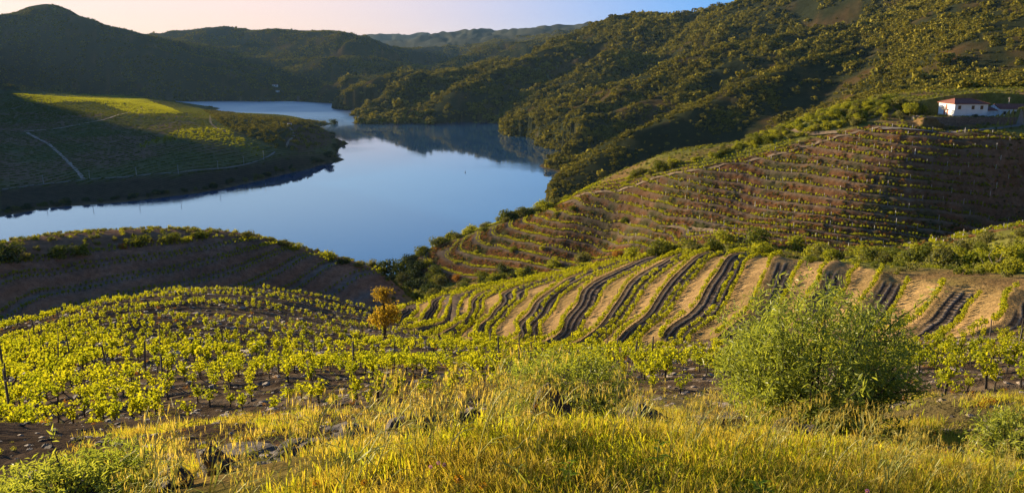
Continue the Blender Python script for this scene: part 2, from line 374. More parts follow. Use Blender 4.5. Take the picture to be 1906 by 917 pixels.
t4 = eval_t(tfield(F4L, 205, 425, 0.01, 2e-3), front & (RR > 190) & (RR < 440))
m1, m2, m3, m4 = [blur(m.astype(float), 1) for m in (R1, R2, R3, R4)]
DZ = m1 * -0.55 * step(t1 * 3, 0.5) + m2 * 1.75 * step(t2, 0.44) + m3 * -1.7 * step(t3, 0.42) + m4 * 2.1 * step(t4, 0.38)
ZZ0 = ZZ.copy()
# rougher relief on wild hills; small unevenness on banks and near soil
wild = np.clip((RR - 430) / 150, 0, 1) * np.clip(ZZ / 14, 0, 1)
PEN = front & (RR > 700) & (RR < 2900) & (AZ < az_of(640)) & (ZZ > 0) & pip(UU, VV, [(-900,420),(0,402),(210,378),(440,346),(541,322),(600,306),(627,290),(625,230),(560,216),(470,207),(400,202),(345,186),(0,165),(-900,165)])
PEN &= RR * np.cos(AZ) < 2560
wild *= 1 - 0.85 * blur(PEN.astype(float), 2)
# spurs of the right bank: creased crests falling to the river
RIDGES = [[(1050,348,860),(1130,290,905),(1200,250,950),(1290,208,1000),(1400,155,1060),(1500,113,1120),(1600,85,1180),(1750,40,1260),(1906,-10,1350)],
          [(1005,258,1230),(1100,214,1270),(1200,178,1310),(1300,138,1350),(1400,103,1390),(1550,72,1420)],
          [(948,228,1700),(1000,197,1640),(1080,170,1580),(1150,150,1540),(1270,107,1500),(1420,70,1480),(1600,42,1470),(1800,0,1470)],
          [(800,205,1950),(850,165,2020),(900,145,2080),(960,118,2200),(1060,78,2320),(1172,36,2450)],
          [(645,180,2500),(690,158,2420),(720,137,2450),(800,129,2400),(870,126,2330),(950,106,2300)], [(720,195,2200),(765,165,2200),(800,145,2250),(860,128,2320)]]
rm = front & (RR > 480) & (RR < 3000) & (AZ > az_of(620))
xr, yr = XX[rm], YY[rm]; zr_ = np.full(xr.shape, -99.0)
for pl_ in RIDGES:
    q_ = [at_range(*p_) for p_ in pl_]; q_ = [(r_ * math.sin(A_), r_ * math.cos(A_), z_) for A_, r_, z_ in q_]
    for a_, b_ in zip(q_[:-1], q_[1:]):
        ex, ey = b_[0] - a_[0], b_[1] - a_[1]
        s_ = np.clip(((xr - a_[0]) * ex + (yr - a_[1]) * ey) / (ex * ex + ey * ey), 0, 1)
        d_ = np.hypot(xr - a_[0] - s_ * ex, yr - a_[1] - s_ * ey)
        d_ = d_ * (1 + .22 * vnoise(xr / 60, yr / 60, 91))
        zr_ = np.maximum(zr_, a_[2] + (b_[2] - a_[2]) * s_ - .50 * (np.sqrt(d_ * d_ + 144) - 12))
low = np.zeros(AZ.shape); low[rm] = 1
low = blur(low, 4) * np.clip(ZZ / 45, 0, 1) * np.clip((VV - 55) / 50, 0, 1)
RZ = ZZ.copy(); t_ = ZZ - 20 * low; zz_ = t_[rm]; h_ = np.clip(.5 + (zr_ - zz_) / 16, 0, 1)
t_[rm] = zz_ * (1 - h_) + zr_ * h_ + 4 * h_ * (1 - h_)
DZ += (t_ - ZZ) * (low > 0)
# side gullies running down the wild slopes: noise stretched along the fall line
gx = np.gradient(blur(ZZ, 3), axis=1) / np.maximum(RR * np.gradient(AZ, axis=1), 1e-3); gr_ = np.gradient(blur(ZZ, 3), axis=0) / np.maximum(np.gradient(RR, axis=0), 1e-3)
dirx = blur(gx * np.cos(AZ) + gr_ * np.sin(AZ), 12); diry = blur(-gx * np.sin(AZ) + gr_ * np.cos(AZ), 12)
th = np.arctan2(diry, dirx)
acr = -XX * np.sin(R(150)) + YY * np.cos(R(150)); alo = XX * np.cos(R(150)) + YY * np.sin(R(150))
gul = np.abs(vnoise(acr / 75 + .6 * vnoise(alo / 120, acr / 120, 44), alo / 420, 45)) + .5 * np.abs(vnoise(acr / 33, alo / 200, 46))
DZ += wild * np.clip((RR - 480) / 400, 0, 1) * np.clip(RR / 1300, .5, 2) * 13 * (gul - .45) * np.clip(ZZ / 40, 0, 1) * (AZ > az_of(640))
DZ += wild * (np.clip(RR / 1500, .4, 2.2) * (5.0 * fbm(XX / 130, YY / 130, 3, 5) - 5.0 * np.abs(fbm(XX / 210, YY / 210, 2, 9))))
near = np.clip(1 - RR / 420, 0, 1)
DZ += near * np.clip(RR / 10, .15, 1) * (0.10 * fbm(XX / 1.7, YY / 1.7, 3, 21) + 0.25 * fbm(XX / 9, YY / 9, 2, 31)) * (1 - .55 * m2)
DZ += m4 * 0.45 * fbm(XX / 2.5, YY / 2.5, 2, 41) * (abs(t4 - np.round(t4)) > .2)
ZZ = ZZ + DZ
# level ground under the house
hA, hr, hz = hit(1775, 218, 250, 420, ZZ0)
HX, HY = hr * math.sin(hA), hr * math.cos(hA)
HOUSE_Z = hz
HROT = R(0.0)                           # facade faces slightly west of south
lx = (XX - HX) * math.cos(HROT) + (YY - HY) * math.sin(HROT)
ly = -(XX - HX) * math.sin(HROT) + (YY - HY) * math.cos(HROT)
wpl = np.clip(1 - np.maximum(np.maximum(np.abs(lx - 24) - 37, 0), np.maximum(np.abs(ly - 5.6) - 10.3, 0)) / 0.9, 0, 1)
cap_ = HOUSE_Z - 2.2 - .13 * np.clip(-6.4 - ly, 0, 60)
ZZ = np.where((ly < -5.8) & (ly > -45) & (lx > -6) & (lx < 90), np.minimum(ZZ, cap_), ZZ)
ZZ = ZZ * (1 - wpl) + HOUSE_Z * wpl
UU, VV = project(AZ, RR, ZZ)

def z_at(x, y):
    x = np.asarray(x, float); y = np.asarray(y, float)
    fa, fr = gidx(np.arctan2(x, y), np.maximum(np.hypot(x, y), 0.51))
    return bilin(ZZ, fa, fr)
def spot(u, v, rmin=0.6, rmax=13000.0):
    A, r, z = hit(u, v, rmin, rmax)
    return Vector((r * math.sin(A), r * math.cos(A), z))

# ------------------------------------------------------------------ colour of the land (what the ground itself is)
def C3(*c): return np.array(c)
n1 = fbm(XX / 60, YY / 60, 4, 3)[..., None]; n2 = fbm(XX / 14, YY / 14, 3, 13)[..., None]; n3 = fbm(XX / 260, YY / 260, 3, 23)[..., None]
def mixc(a, b, w): return a * (1 - w) + b * w
ALB = np.zeros(AZ.shape + (3,)) + C3(.036, .040, .017)
ALB = mixc(ALB, C3(.105, .066, .026), np.clip(n1 * 1.2 + n2 * .5 - .25, 0, 1))                     # rusty scrub on open hill
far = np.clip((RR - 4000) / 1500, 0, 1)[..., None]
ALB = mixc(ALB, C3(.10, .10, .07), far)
nearw = (RR < 640)[..., None] * 1.0
mead = mixc(C3(.17, .165, .04), C3(.24, .15, .06), np.clip(n2 * 1.1 + .3, 0, 1))
ALB = mixc(ALB, mead, nearw)
soil = mixc(C3(.075, .052, .034), C3(.130, .090, .056), np.clip(n2 + .4, 0, 1))
ALB = mixc(ALB, soil, np.clip(m1 * 1.5, 0, 1)[..., None])
fl2 = (np.abs(t2 - np.round(t2)) < .225).astype(float)
fl2 *= blur(pip(UU, VV, [(735,575),(800,545),(860,532),(1000,514),(1100,495),(1200,474),(1330,463),(1380,470),(1388,600),(1425,640),(1440,488),(1470,489),(1450,640),(1525,640),(1535,505),(1565,505),(1560,640),(1600,640),(1640,524),(1675,528),(1680,636),
                         (1700,632),(1775,542),(1818,546),(1770,632),(1860,632),(1906,560),(2100,560),(2100,612),(1906,610),(1800,626),(1700,632),(1300,637),(1050,647),(900,645),(800,630),(755,606)]).astype(float), 1)
FL2 = blur(fl2, 1) * m2
och = mixc(C3(.40, .255, .105), C3(.30, .20, .075), np.clip(n2 + .3, 0, 1))
ALB = mixc(ALB, och, np.clip(m2 * 1.6, 0, 1)[..., None])
ALB = mixc(ALB, C3(.095, .070, .050), FL2[..., None])
back = (front & (RR > 85) & (RR < 175) & pip(UU, VV, [(1372,470),(1480,484),(1560,488),(1660,512),(1760,532),(1906,536),(1906,545),(1800,548),(1600,520),(1400,480)])).astype(float)
ALB = mixc(ALB, och, blur(back, 2)[..., None])
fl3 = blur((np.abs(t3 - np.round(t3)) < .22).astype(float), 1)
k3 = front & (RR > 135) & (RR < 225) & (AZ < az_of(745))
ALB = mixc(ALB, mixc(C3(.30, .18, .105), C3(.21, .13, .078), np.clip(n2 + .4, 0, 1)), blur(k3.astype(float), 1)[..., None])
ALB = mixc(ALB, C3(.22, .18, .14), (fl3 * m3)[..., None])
fr4 = t4 - np.round(t4)
fl4 = blur((np.abs(fr4) < .2).astype(float), 1)
bank4 = mixc(C3(.145, .068, .028), C3(.066, .062, .022), np.clip(fbm(XX / 7, YY / 7, 3, 51) * 1.6 + n2[..., 0] * .9, 0, 1)[..., None])
ALB = mixc(ALB, bank4, np.clip(m4 * 1.5, 0, 1)[..., None])
ALB = mixc(ALB, C3(.20, .150, .10), (fl4 * m4)[..., None])
PATHS = []
def paint(pts, w, rmin, rmax, c, k=1.0):              # a track through places seen in the photo, built below as a strip of its own
    PATHS.append(([spot(u, v, rmin, rmax) for u, v in pts], w, c))
TRK = (.20, .15, .10)
paint([(1055,372),(1075,368),(1120,357),(1200,338),(1300,317),(1400,298),(1480,277),(1560,254),(1600,243),(1640,236)], .55, 200, 430, TRK)
paint([(1640,238),(1700,241),(1800,243),(1850,240),(1906,228)], 1.0, 200, 430, (.22, .19, .16))
paint([(1430,247),(1500,252),(1560,247)], 1.3, 300, 460, TRK)
paint([(1246,421),(1290,428),(1340,431),(1400,437)], 1.2, 200, 330, TRK)
paint([(846,545),(842,575),(838,600),(825,612)], 1.5, 60, 165, (.16, .12, .085))
# peninsula fields
PX = np.clip(blur(PEN.astype(float), 1), 0, 1)[..., None]
pg = mixc(C3(.105, .115, .040), C3(.190, .120, .068), np.clip(n3 * 1.3 + n1 * .8 + .15, 0, 1))
ALB = mixc(ALB, pg, PX)
def inpoly(poly, rmin=700, rmax=3000):
    return blur((front & (RR > rmin) & (RR < rmax) & pip(UU, VV, poly)).astype(float), 1)
vin = inpoly([(20,172),(260,180),(330,207),(345,212),(250,212),(180,190),(60,192)])
ALB = mixc(ALB, C3(.21, .19, .035), (vin * PX[..., 0])[..., None])
shore = inpoly([(0,352),(150,338),(330,325),(480,303),(530,290),(640,285),(640,330),(440,356),(0,415)])
ALB = mixc(ALB, C3(.075, .058, .036), shore[..., None] * PX)
fieldL = inpoly([(0,252),(60,252),(140,330),(0,345)])
orch = inpoly([(380,205),(610,228),(600,270),(540,285),(430,240)])
ALB = mixc(ALB, C3(.055, .06, .024), orch[..., None] * PX)
ALB = mixc(ALB, C3(.15, .09, .055), inpoly([(540,232),(612,236),(618,270),(560,284),(530,265)])[..., None] * PX * .8)
knol = inpoly([(240,278),(300,255),(340,240),(420,240),(500,282),(490,292),(400,262),(340,258)])
ALB = mixc(ALB, C3(.20, .17, .045), knol[..., None] * PX)
paint([(50,247),(90,268),(115,290),(140,315),(155,333)], 1.9, 700, 1700, (.42, .33, .25))
paint([(0,353),(60,344),(150,335),(230,330),(330,322),(420,313),(470,303),(500,292),(512,283)], 1.2, 700, 1700, (.27, .24, .20))
paint([(45,245),(110,240),(200,222),(250,208),(280,198)], 2.0, 700, 2300, (.40, .32, .24))
paint([(0,207),(25,203),(45,196)], 1.6, 700, 2300, (.24, .19, .14))
paint([(390,215),(392,228),(405,240),(430,250)], 1.6, 700, 2300, (.24, .19, .14))
paint([(538,236),(545,245),(548,252),(536,265),(533,275)], 1.5, 700, 2300, (.27, .21, .16))
paint([(945,129),(1010,126),(1090,125),(1160,121)], 2.5, 1400, 2700, (.16, .15, .06))
# shores: a strip of bare silt along the water
ALB = mixc(ALB, C3(.16, .115, .06), (np.clip(1 - np.abs(ZZ - 0.3) / 1.4, 0, 1) * (RR > 480))[..., None])
gb = (np.clip((7 - RR) / 1.5, 0, 1))[..., None]
ALB = mixc(ALB, mixc(C3(.25, .17, .055), C3(.13, .13, .03), np.clip(fbm(XX / .9, YY / .9, 3, 61)[..., None] * .8 + .4, 0, 1)), gb)
rocky = (front & (RR > 5) & (RR < 15.5)).astype(float)[..., None] * (1 - gb)
ALB = mixc(ALB, soil * .95, rocky * np.clip((az_of(1150) - AZ) * 8, .55, 1)[..., None])

# row coordinate used by the ground material: furrows on the knoll floors, vine rows on the far fields
rowd = np.zeros(AZ.shape); fur = np.zeros(AZ.shape)
rowd += np.where(m2 > .01, t2 * 8.0, 0); fur += FL2
ang = R(-26)
fx5 = XX * math.cos(ang) + YY * math.sin(ang)
rowd = np.where(PEN, fx5 / 5.0, rowd)
fur = np.where(PEN, 0.55 * fieldL + 0.28 * (1 - shore) * (1 - knol) * (1 - orch) * (1 - fieldL) + .1, fur)
rowd = np.where((m1 > .01) & ~R2, t1 * 9.0, rowd); fur = np.where((m1 > .5) & ~R2, .45, fur)

# ------------------------------------------------------------------ materials
def new_mat(name):
    m = bpy.data.materials.new(name); m.use_nodes = True
    n = m.node_tree; n.nodes.clear()
    out = n.nodes.new('ShaderNodeOutputMaterial')
    return m, n, out
def nd(n, t, **k):
    x = n.nodes.new(t)
    for a_, b_ in k.items(): setattr(x, a_, b_)
    return x
def lk(n, a_, b_): n.links.new(a_, b_)
def mathn(n, op, a_, b_=None, clamp=False):
    x = nd(n, 'ShaderNodeMath', operation=op, use_clamp=clamp)
    for i, q in enumerate((a_, b_)):
        if q is None: continue
        if isinstance(q, (int, float)): x.inputs[i].default_value = q
        else: lk(n, q, x.inputs[i])
    return x.outputs[0]
def mixn(n, mode, f, a_, b_):
    x = nd(n, 'ShaderNodeMix', data_type='RGBA', blend_type=mode)
    for sk, q in ((x.inputs[0], f), (x.inputs[6], a_), (x.inputs[7], b_)):
        if isinstance(q, (int, float)): sk.default_value = q
        elif isinstance(q, tuple): sk.default_value = q if len(q) == 4 else q + (1,)
        else: lk(n, q, sk)
    return x.outputs[2]
def noise(n, vec, scale, detail=4, rough=.6):
    x = nd(n, 'ShaderNodeTexNoise'); x.inputs['Scale'].default_value = scale; x.inputs['Detail'].default_value = detail; x.inputs['Roughness'].default_value = rough
    if vec is not None: lk(n, vec, x.inputs['Vector'])
    return x.outputs[0]
def maprange(n, v, a_, b_, c_, d_):
    x = nd(n, 'ShaderNodeMapRange'); lk(n, v, x.inputs[0])
    for i, q in enumerate((a_, b_, c_, d_)): x.inputs[i + 1].default_value = q
    return x.outputs[0]

def land_mat():
    m, n, out = new_mat('land')
    geo = nd(n, 'ShaderNodeNewGeometry'); pos = geo.outputs['Position']
    alb = nd(n, 'ShaderNodeAttribute', attribute_name='alb').outputs['Color']
    rw = nd(n, 'ShaderNodeAttribute', attribute_name='rowd').outputs['Fac']
    fu = nd(n, 'ShaderNodeAttribute', attribute_name='fur').outputs['Fac']
    a1 = noise(n, pos, 9.0, 5, .7); a2 = noise(n, pos, 0.9, 6, .65); a3 = noise(n, pos, 0.11, 5, .6)
    f = mathn(n, 'MULTIPLY', maprange(n, a1, .25, .75, .72, 1.32), maprange(n, a2, .25, .75, .62, 1.42))
    f = mathn(n, 'MULTIPLY', f, maprange(n, a3, .25, .75, .72, 1.3))
    c = nd(n, 'ShaderNodeVectorMath', operation='SCALE'); lk(n, alb, c.inputs[0]); lk(n, f, c.inputs[3])
    wob = mathn(n, 'ADD', rw, mathn(n, 'MULTIPLY', a2, .5))
    sn = mathn(n, 'SINE', mathn(n, 'MULTIPLY', wob, 2 * math.pi))
    ridge = maprange(n, sn, -.2, .9, 0, 1)
    col = mixn(n, 'MIX', mathn(n, 'MULTIPLY', mathn(n, 'MULTIPLY', ridge, fu), .8), c.outputs[0], mixn(n, 'ADD', 1.0, c.outputs[0], (.26, .20, .13)))
    # pale schist chips
    vo = nd(n, 'ShaderNodeTexVoronoi'); vo.inputs['Scale'].default_value = 3.2; lk(n, pos, vo.inputs['Vector'])
    hgt = mathn(n, 'ADD', mathn(n, 'MULTIPLY', a1, .05), mathn(n, 'MULTIPLY', a2, .30))
    hgt = mathn(n, 'ADD', hgt, mathn(n, 'MULTIPLY', mathn(n, 'MULTIPLY', sn, fu), .11))
    hgt = mathn(n, 'ADD', hgt, mathn(n, 'MULTIPLY', vo.outputs['Distance'], -.07))
    b = nd(n, 'ShaderNodeBump'); b.inputs['Strength'].default_value = 1.0; b.inputs['Distance'].default_value = 1.0
    lk(n, hgt, b.inputs['Height'])
    p = nd(n, 'ShaderNodeBsdfDiffuse'); p.inputs['Roughness'].default_value = .6
    lk(n, col, p.inputs['Color']); lk(n, b.outputs[0], p.inputs['Normal']); lk(n, p.outputs[0], out.inputs[0])
    return m
LAND = land_mat()

def water_mat():
    m, n, out = new_mat('water')
    pos = nd(n, 'ShaderNodeNewGeometry').outputs['Position']
    mp = nd(n, 'ShaderNodeMapping'); lk(n, pos, mp.inputs[0]); mp.inputs['Scale'].default_value = (1, .55, 1)
    w1 = noise(n, mp.outputs[0], .55, 3, .55)
    w0 = noise(n, mp.outputs[0], .12, 2, .5)
    big = noise(n, pos, .0042, 3, .5)
    sep = nd(n, 'ShaderNodeSeparateXYZ'); lk(n, pos, sep.inputs[0])
    farr = maprange(n, sep.outputs[1], 1650, 2300, 0, 1)
    calm = maprange(n, big, .48, .62, .0, 1.0)
    amp = mathn(n, 'ADD', mathn(n, 'MULTIPLY', calm, .05), mathn(n, 'MULTIPLY', farr, .30))
    amp = mathn(n, 'ADD', amp, .018)
    b = nd(n, 'ShaderNodeBump'); b.inputs['Distance'].default_value = 1.0
    lk(n, amp, b.inputs['Strength'])
    lk(n, mathn(n, 'ADD', mathn(n, 'MULTIPLY', w1, .5), w0), b.inputs['Height'])
    p = nd(n, 'ShaderNodeBsdfPrincipled')
    p.inputs['Base Color'].default_value = (.014, .065, .15, 1)
    lk(n, mathn(n, 'ADD', mathn(n, 'ADD', mathn(n, 'MULTIPLY', farr, .34), mathn(n, 'MULTIPLY', calm, .05)), .03), p.inputs['Roughness'])
    p.inputs['IOR'].default_value = 2.5
    lk(n, b.outputs[0], p.inputs['Normal']); lk(n, p.outputs[0], out.inputs[0])
    return m

# ------------------------------------------------------------------ land meshes
mcoord = np.stack([XX, YY, ZZ], -1).reshape(-1, 3).astype(np.float32)
idx = np.arange(NA * NR).reshape(NR, NA)
quads = np.stack([idx[:-1, :-1], idx[:-1, 1:], idx[1:, 1:], idx[1:, :-1]], -1).reshape(-1, 4)
quads = quads[(ZZ.ravel()[quads] > -2.5).any(1)]
e1 = mcoord[quads[:, 2]] - mcoord[quads[:, 0]]; e2 = mcoord[quads[:, 3]] - mcoord[quads[:, 1]]
fn = np.cross(e1, e2); fn = np.where(fn[:, 2:3] < 0, -fn, fn)
vn = np.zeros_like(mcoord)
for k in range(4): np.add.at(vn, quads[:, k], fn)
vn /= np.maximum(np.linalg.norm(vn, axis=1, keepdims=True), 1e-9)
fu_, fv_ = AZ.ravel()[quads[:, 0]], RR.ravel()[quads[:, 0]]
fz_ = ZZ.ravel()[quads[:, 0]]
dep = fv_ * np.cos(fu_)
reg = np.zeros(len(quads), int)                                       # 0 ground
reg[R2.ravel()[quads[:, 0]]] = 1
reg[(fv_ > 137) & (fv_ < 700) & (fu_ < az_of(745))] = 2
reg[(fv_ > 205) & (fv_ < 480) & (fu_ >= az_of(745))] = 3
reg[(fv_ >= 480) & (fu_ >= az_of(745))] = 4
reg[(fv_ >= 700) & (fu_ < az_of(745))] = 5
reg[(dep >= 2640) & (fu_ < az_of(650))] = 6
reg[(fv_ >= 1500) & (fu_ >= az_of(650)) & (fv_ < 4200)] = 4
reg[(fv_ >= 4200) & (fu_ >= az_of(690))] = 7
reg[(dep >= 2640) & (fv_ < 5200) & (fu_ < az_of(765)) & (fu_ >= az_of(650)) & (fz_ > 60)] = 6
def poly_object(name, co, faces, material, attrs=None, normals=None, smooth=True):
    me = bpy.data.meshes.new(name)
    used, inv = np.unique(faces, return_inverse=True)
    faces = inv.reshape(faces.shape); k = faces.shape[1]
    me.vertices.add(len(used)); me.vertices.foreach_set('co', co[used].astype(np.float32).ravel())
    me.loops.add(faces.size); me.loops.foreach_set('vertex_index', faces.astype(np.int32).ravel())
    me.polygons.add(len(faces)); me.polygons.foreach_set('loop_start', np.arange(0, faces.size, k, dtype=np.int32))
    me.update(calc_edges=True)
    if smooth: me.polygons.foreach_set('use_smooth', np.ones(len(faces), bool))
    for an, (ty, val) in (attrs or {}).items():
        at = me.attributes.new(an, ty, 'POINT')
        v_ = val[used]
        if ty == 'FLOAT_COLOR':
            at.data.foreach_set('color', np.concatenate([v_, np.ones((len(v_), 1))], 1).astype(np.float32).ravel())
        else:
            at.data.foreach_set('value', v_.astype(np.float32))
    if normals is not None: me.normals_split_custom_set_from_vertices(normals[used].tolist())
    if material: me.materials.append(material)
    o = bpy.data.objects.new(name, me); COL.objects.link(o)
    return o
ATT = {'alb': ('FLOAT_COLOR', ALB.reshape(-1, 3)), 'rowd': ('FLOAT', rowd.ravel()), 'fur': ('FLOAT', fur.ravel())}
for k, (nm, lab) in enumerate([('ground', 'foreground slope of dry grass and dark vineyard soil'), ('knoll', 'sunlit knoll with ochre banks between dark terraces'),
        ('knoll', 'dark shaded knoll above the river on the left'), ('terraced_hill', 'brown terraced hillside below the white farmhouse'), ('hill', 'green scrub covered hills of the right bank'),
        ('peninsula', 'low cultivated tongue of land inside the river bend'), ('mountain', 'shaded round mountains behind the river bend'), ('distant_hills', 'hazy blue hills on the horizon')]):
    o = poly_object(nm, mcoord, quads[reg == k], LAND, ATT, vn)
    o['kind'] = 'structure'; o['label'] = lab
def path_mat(c):
    m, n, out = new_mat('path')
    pos = nd(n, 'ShaderNodeNewGeometry').outputs['Position']
    a_ = noise(n, pos, 1.3, 5, .65); b_ = noise(n, pos, .12, 3, .6)
    f = mathn(n, 'MULTIPLY', maprange(n, a_, .25, .75, .7, 1.3), maprange(n, b_, .25, .75, .75, 1.25))
    sc_ = nd(n, 'ShaderNodeVectorMath', operation='SCALE'); sc_.inputs[0].default_value = c; lk(n, f, sc_.inputs[3])
    d = nd(n, 'ShaderNodeBsdfDiffuse'); lk(n, sc_.outputs[0], d.inputs[0]); lk(n, d.outputs[0], out.inputs[0])
    return m
PLAB = ['earth track along the crest of the terraced hill', 'track in front of the retaining wall', 'short track in the crest scrub', 'short path across the terraced hillside', 'rough path down the left end of the ochre knoll', 'slanting earth track between peninsula fields',
        'river road along the near shore of the peninsula', 'track rising across the peninsula fields', 'short track at the left edge of the peninsula', 'track curving behind the lit knoll of the peninsula', 'winding path from the hut on the peninsula', 'faint terrace track across the far right bank']
for (pts_, w_, c_), lab in zip(PATHS, PLAB):
    d_ = math.hypot(pts_[0].x, pts_[0].y); stp = max(.7, d_ * .004); lift = max(.05, d_ * .00035)
    ctr = []
    for a_, b_ in zip(pts_[:-1], pts_[1:]):
        n_ = max(1, int((b_ - a_).xy.length / stp)); ctr += [a_.lerp(b_, q / n_) for q in range(n_)]
    ctr.append(pts_[-1])
    for _ in range(6): ctr = [ctr[0]] + [(ctr[k - 1] + ctr[k] * 2 + ctr[k + 1]) / 4 for k in range(1, len(ctr) - 1)] + [ctr[-1]]
    pv_, pf_ = [], []
    for k, q in enumerate(ctr):
        t_ = (ctr[min(k + 1, len(ctr) - 1)] - ctr[max(k - 1, 0)]).xy.normalized()
        ww = w_ * (1 + .18 * math.sin(k * .9) + .12 * math.sin(k * 2.3))
        zs = [float(z_at(q.x - t_.y * o_, q.y + t_.x * o_)) for o_ in (-ww, 0, ww)]
        for o_, z_ in zip((-ww, 0, ww), zs): pv_.append((q.x - t_.y * o_, q.y + t_.x * o_, max(z_, zs[1] - .3) + lift))
        if k:
            o2_ = (k - 1) * 3
            pf_ += [(o2_, o2_ + 1, o2_ + 4, o2_ + 3), (o2_ + 1, o2_ + 2, o2_ + 5, o2_ + 4)]
    o = poly_object('path', np.array(pv_), np.array(pf_), path_mat(c_)); o['kind'] = 'structure'; o['label'] = lab
# river
wv = np.array([(-4500, 330, 0), (1700, 330, 0), (1700, 4600, 0), (-4500, 4600, 0)], float)
o = poly_object('river', wv, np.array([[0, 1, 2, 3]]), water_mat(), smooth=False)
o['kind'] = 'structure'; o['label'] = 'calm pale blue river curving between the hills'

# ------------------------------------------------------------------ vegetation tools
def leaf_mat(name, c1, c2, trans=.45, gloss=.04, tcol=None, spec=.55):
    """leaves: diffuse + light let through; every leaf and every plant a little different"""
    m, n, out = new_mat(name)
    g = nd(n, 'ShaderNodeNewGeometry'); oi = nd(n, 'ShaderNodeObjectInfo')
    f = mathn(n, 'ADD', mathn(n, 'MULTIPLY', g.outputs['Random Per Island'], .55), mathn(n, 'MULTIPLY', oi.outputs['Random'], .45))
    col = mixn(n, 'MIX', f, c1, c2)
    d = nd(n, 'ShaderNodeBsdfDiffuse'); lk(n, col, d.inputs[0])
    t = nd(n, 'ShaderNodeBsdfTranslucent')
    tc = mixn(n, 'MULTIPLY', 1.0, col, tcol or (1.9, 1.75, .7)); lk(n, tc, t.inputs[0])
    mx = nd(n, 'ShaderNodeMixShader'); mx.inputs[0].default_value = trans
    lk(n, d.outputs[0], mx.inputs[1]); lk(n, t.outputs[0], mx.inputs[2])
    gl = nd(n, 'ShaderNodeBsdfGlossy'); gl.inputs['Roughness'].default_value = spec
    m2_ = nd(n, 'ShaderNodeMixShader'); m2_.inputs[0].default_value = gloss
    gl.inputs['Color'].default_value = (.6, .6, .5, 1); lk(n, mx.outputs[0], m2_.inputs[1]); lk(n, gl.outputs[0], m2_.inputs[2]); lk(n, m2_.outputs[0], out.inputs[0])
    return m
def plain_mat(name, c, rough=.85, var=.35, scale=3.0, bump=.3, c2=None):
    m, n, out = new_mat(name)
    tc = nd(n, 'ShaderNodeTexCoord').outputs['Object']
    a_ = noise(n, tc, scale, 6, .65); b_ = noise(n, tc, scale * 7, 4, .6)
    col = mixn(n, 'MIX', maprange(n, a_, .3, .7, 0, 1), tuple(q * (1 - var) for q in c), tuple(min(1, q * (1 + var)) for q in c) if c2 is None else c2)
    p = nd(n, 'ShaderNodeBsdfPrincipled'); p.inputs['Roughness'].default_value = rough
    lk(n, col, p.inputs['Base Color'])
    b = nd(n, 'ShaderNodeBump'); b.inputs['Strength'].default_value = bump; b.inputs['Distance'].default_value = .05
    lk(n, mathn(n, 'ADD', a_, mathn(n, 'MULTIPLY', b_, .4)), b.inputs['Height']); lk(n, b.outputs[0], p.inputs['Normal'])
    lk(n, p.outputs[0], out.inputs[0])
    return m
M = dict(
    vine=leaf_mat('vine_leaf', (.13, .175, .012), (.36, .35, .020), .50, .01),
    vine_far=leaf_mat('vine_leaf_far', (.18, .21, .014), (.32, .32, .022), .5, .01),
    bush=leaf_mat('bush_leaf', (.060, .085, .016), (.17, .18, .030), .28, .01),
    olive=leaf_mat('olive_green_leaf', (.085, .095, .034), (.20, .19, .060), .28, .01),
    lime=leaf_mat('lime_leaf', (.15, .18, .018), (.31, .30, .036), .42, .01),
    dark=leaf_mat('dark_leaf', (.028, .045, .014), (.060, .080, .024), .22, .03),
    rust=leaf_mat('rust_leaf', (.20, .080, .018), (.27, .15, .030), .35, .02),
    orange=leaf_mat('orange_leaf', (.21, .12, .016), (.30, .23, .030), .42, .02),
    almond=leaf_mat('almond_leaf', (.11, .155, .030), (.31, .34, .075), .45, .04, spec=.45),
    scrub=leaf_mat('scrub_leaf', (.030, .040, .010), (.33, .28, .040), .12, 0),
    grass=leaf_mat('grass_blade', (.34, .32, .028), (.50, .37, .070), .42, .03, (1.5, 1.35, .8)),
    green_grass=leaf_mat('green_grass_blade', (.22, .28, .022), (.42, .38, .035), .48, .01),
    oat=leaf_mat('oat_straw', (.42, .38, .060), (.55, .42, .12), .45, .04, (1.5, 1.35, .75)),
    stemg=leaf_mat('oat_stem', (.24, .27, .055), (.36, .32, .09), .3, .05),
    bark=plain_mat('bark', (.055, .042, .032), .9, .4, 14, .8),
    post=plain_mat('weathered_post', (.085, .072, .060), .9, .35, 8, .5),
    whitepost=plain_mat('pale_post', (.50, .46, .40), .8, .2, 8, .2),
    slate=plain_mat('slate', (.058, .050, .046), .85, .55, 5, 1.0, (.16, .12, .085)),
    tan=plain_mat('tan_rock', (.28, .19, .115), .85, .4, 5, 1.0, (.10, .085, .075)),
    wilt=leaf_mat('broad_leaf', (.16, .25, .022), (.24, .32, .035), .4, .02),
    flower=leaf_mat('orange_petal', (.75, .30, .010), (.80, .42, .015), .35, .02, (1.2, 1.1, .8)),
    fcent=plain_mat('flower_centre', (.40, .16, .015), .9),
    pink=leaf_mat('pink_petal', (.45, .12, .38), (.5, .2, .45), .35, .02, (1.2, 1, 1.2)),
    white=leaf_mat('dry_flower', (.60, .50, .38), (.70, .60, .50), .3, .02, (1.1, 1, .9)),
)
def mesh_np(name, v, faces, mats, mi=None, smooth=False):
    me = bpy.data.meshes.new(name)
    me.from_pydata(np.asarray(v, float).tolist(), [], faces if isinstance(faces, list) else faces.tolist())
    for m_ in mats: me.materials.append(m_)
    if mi is not None: me.polygons.foreach_set('material_index', np.asarray(mi, np.int32))
    if smooth: me.polygons.foreach_set('use_smooth', np.ones(len(me.polygons), bool))
    me.update()
    return me
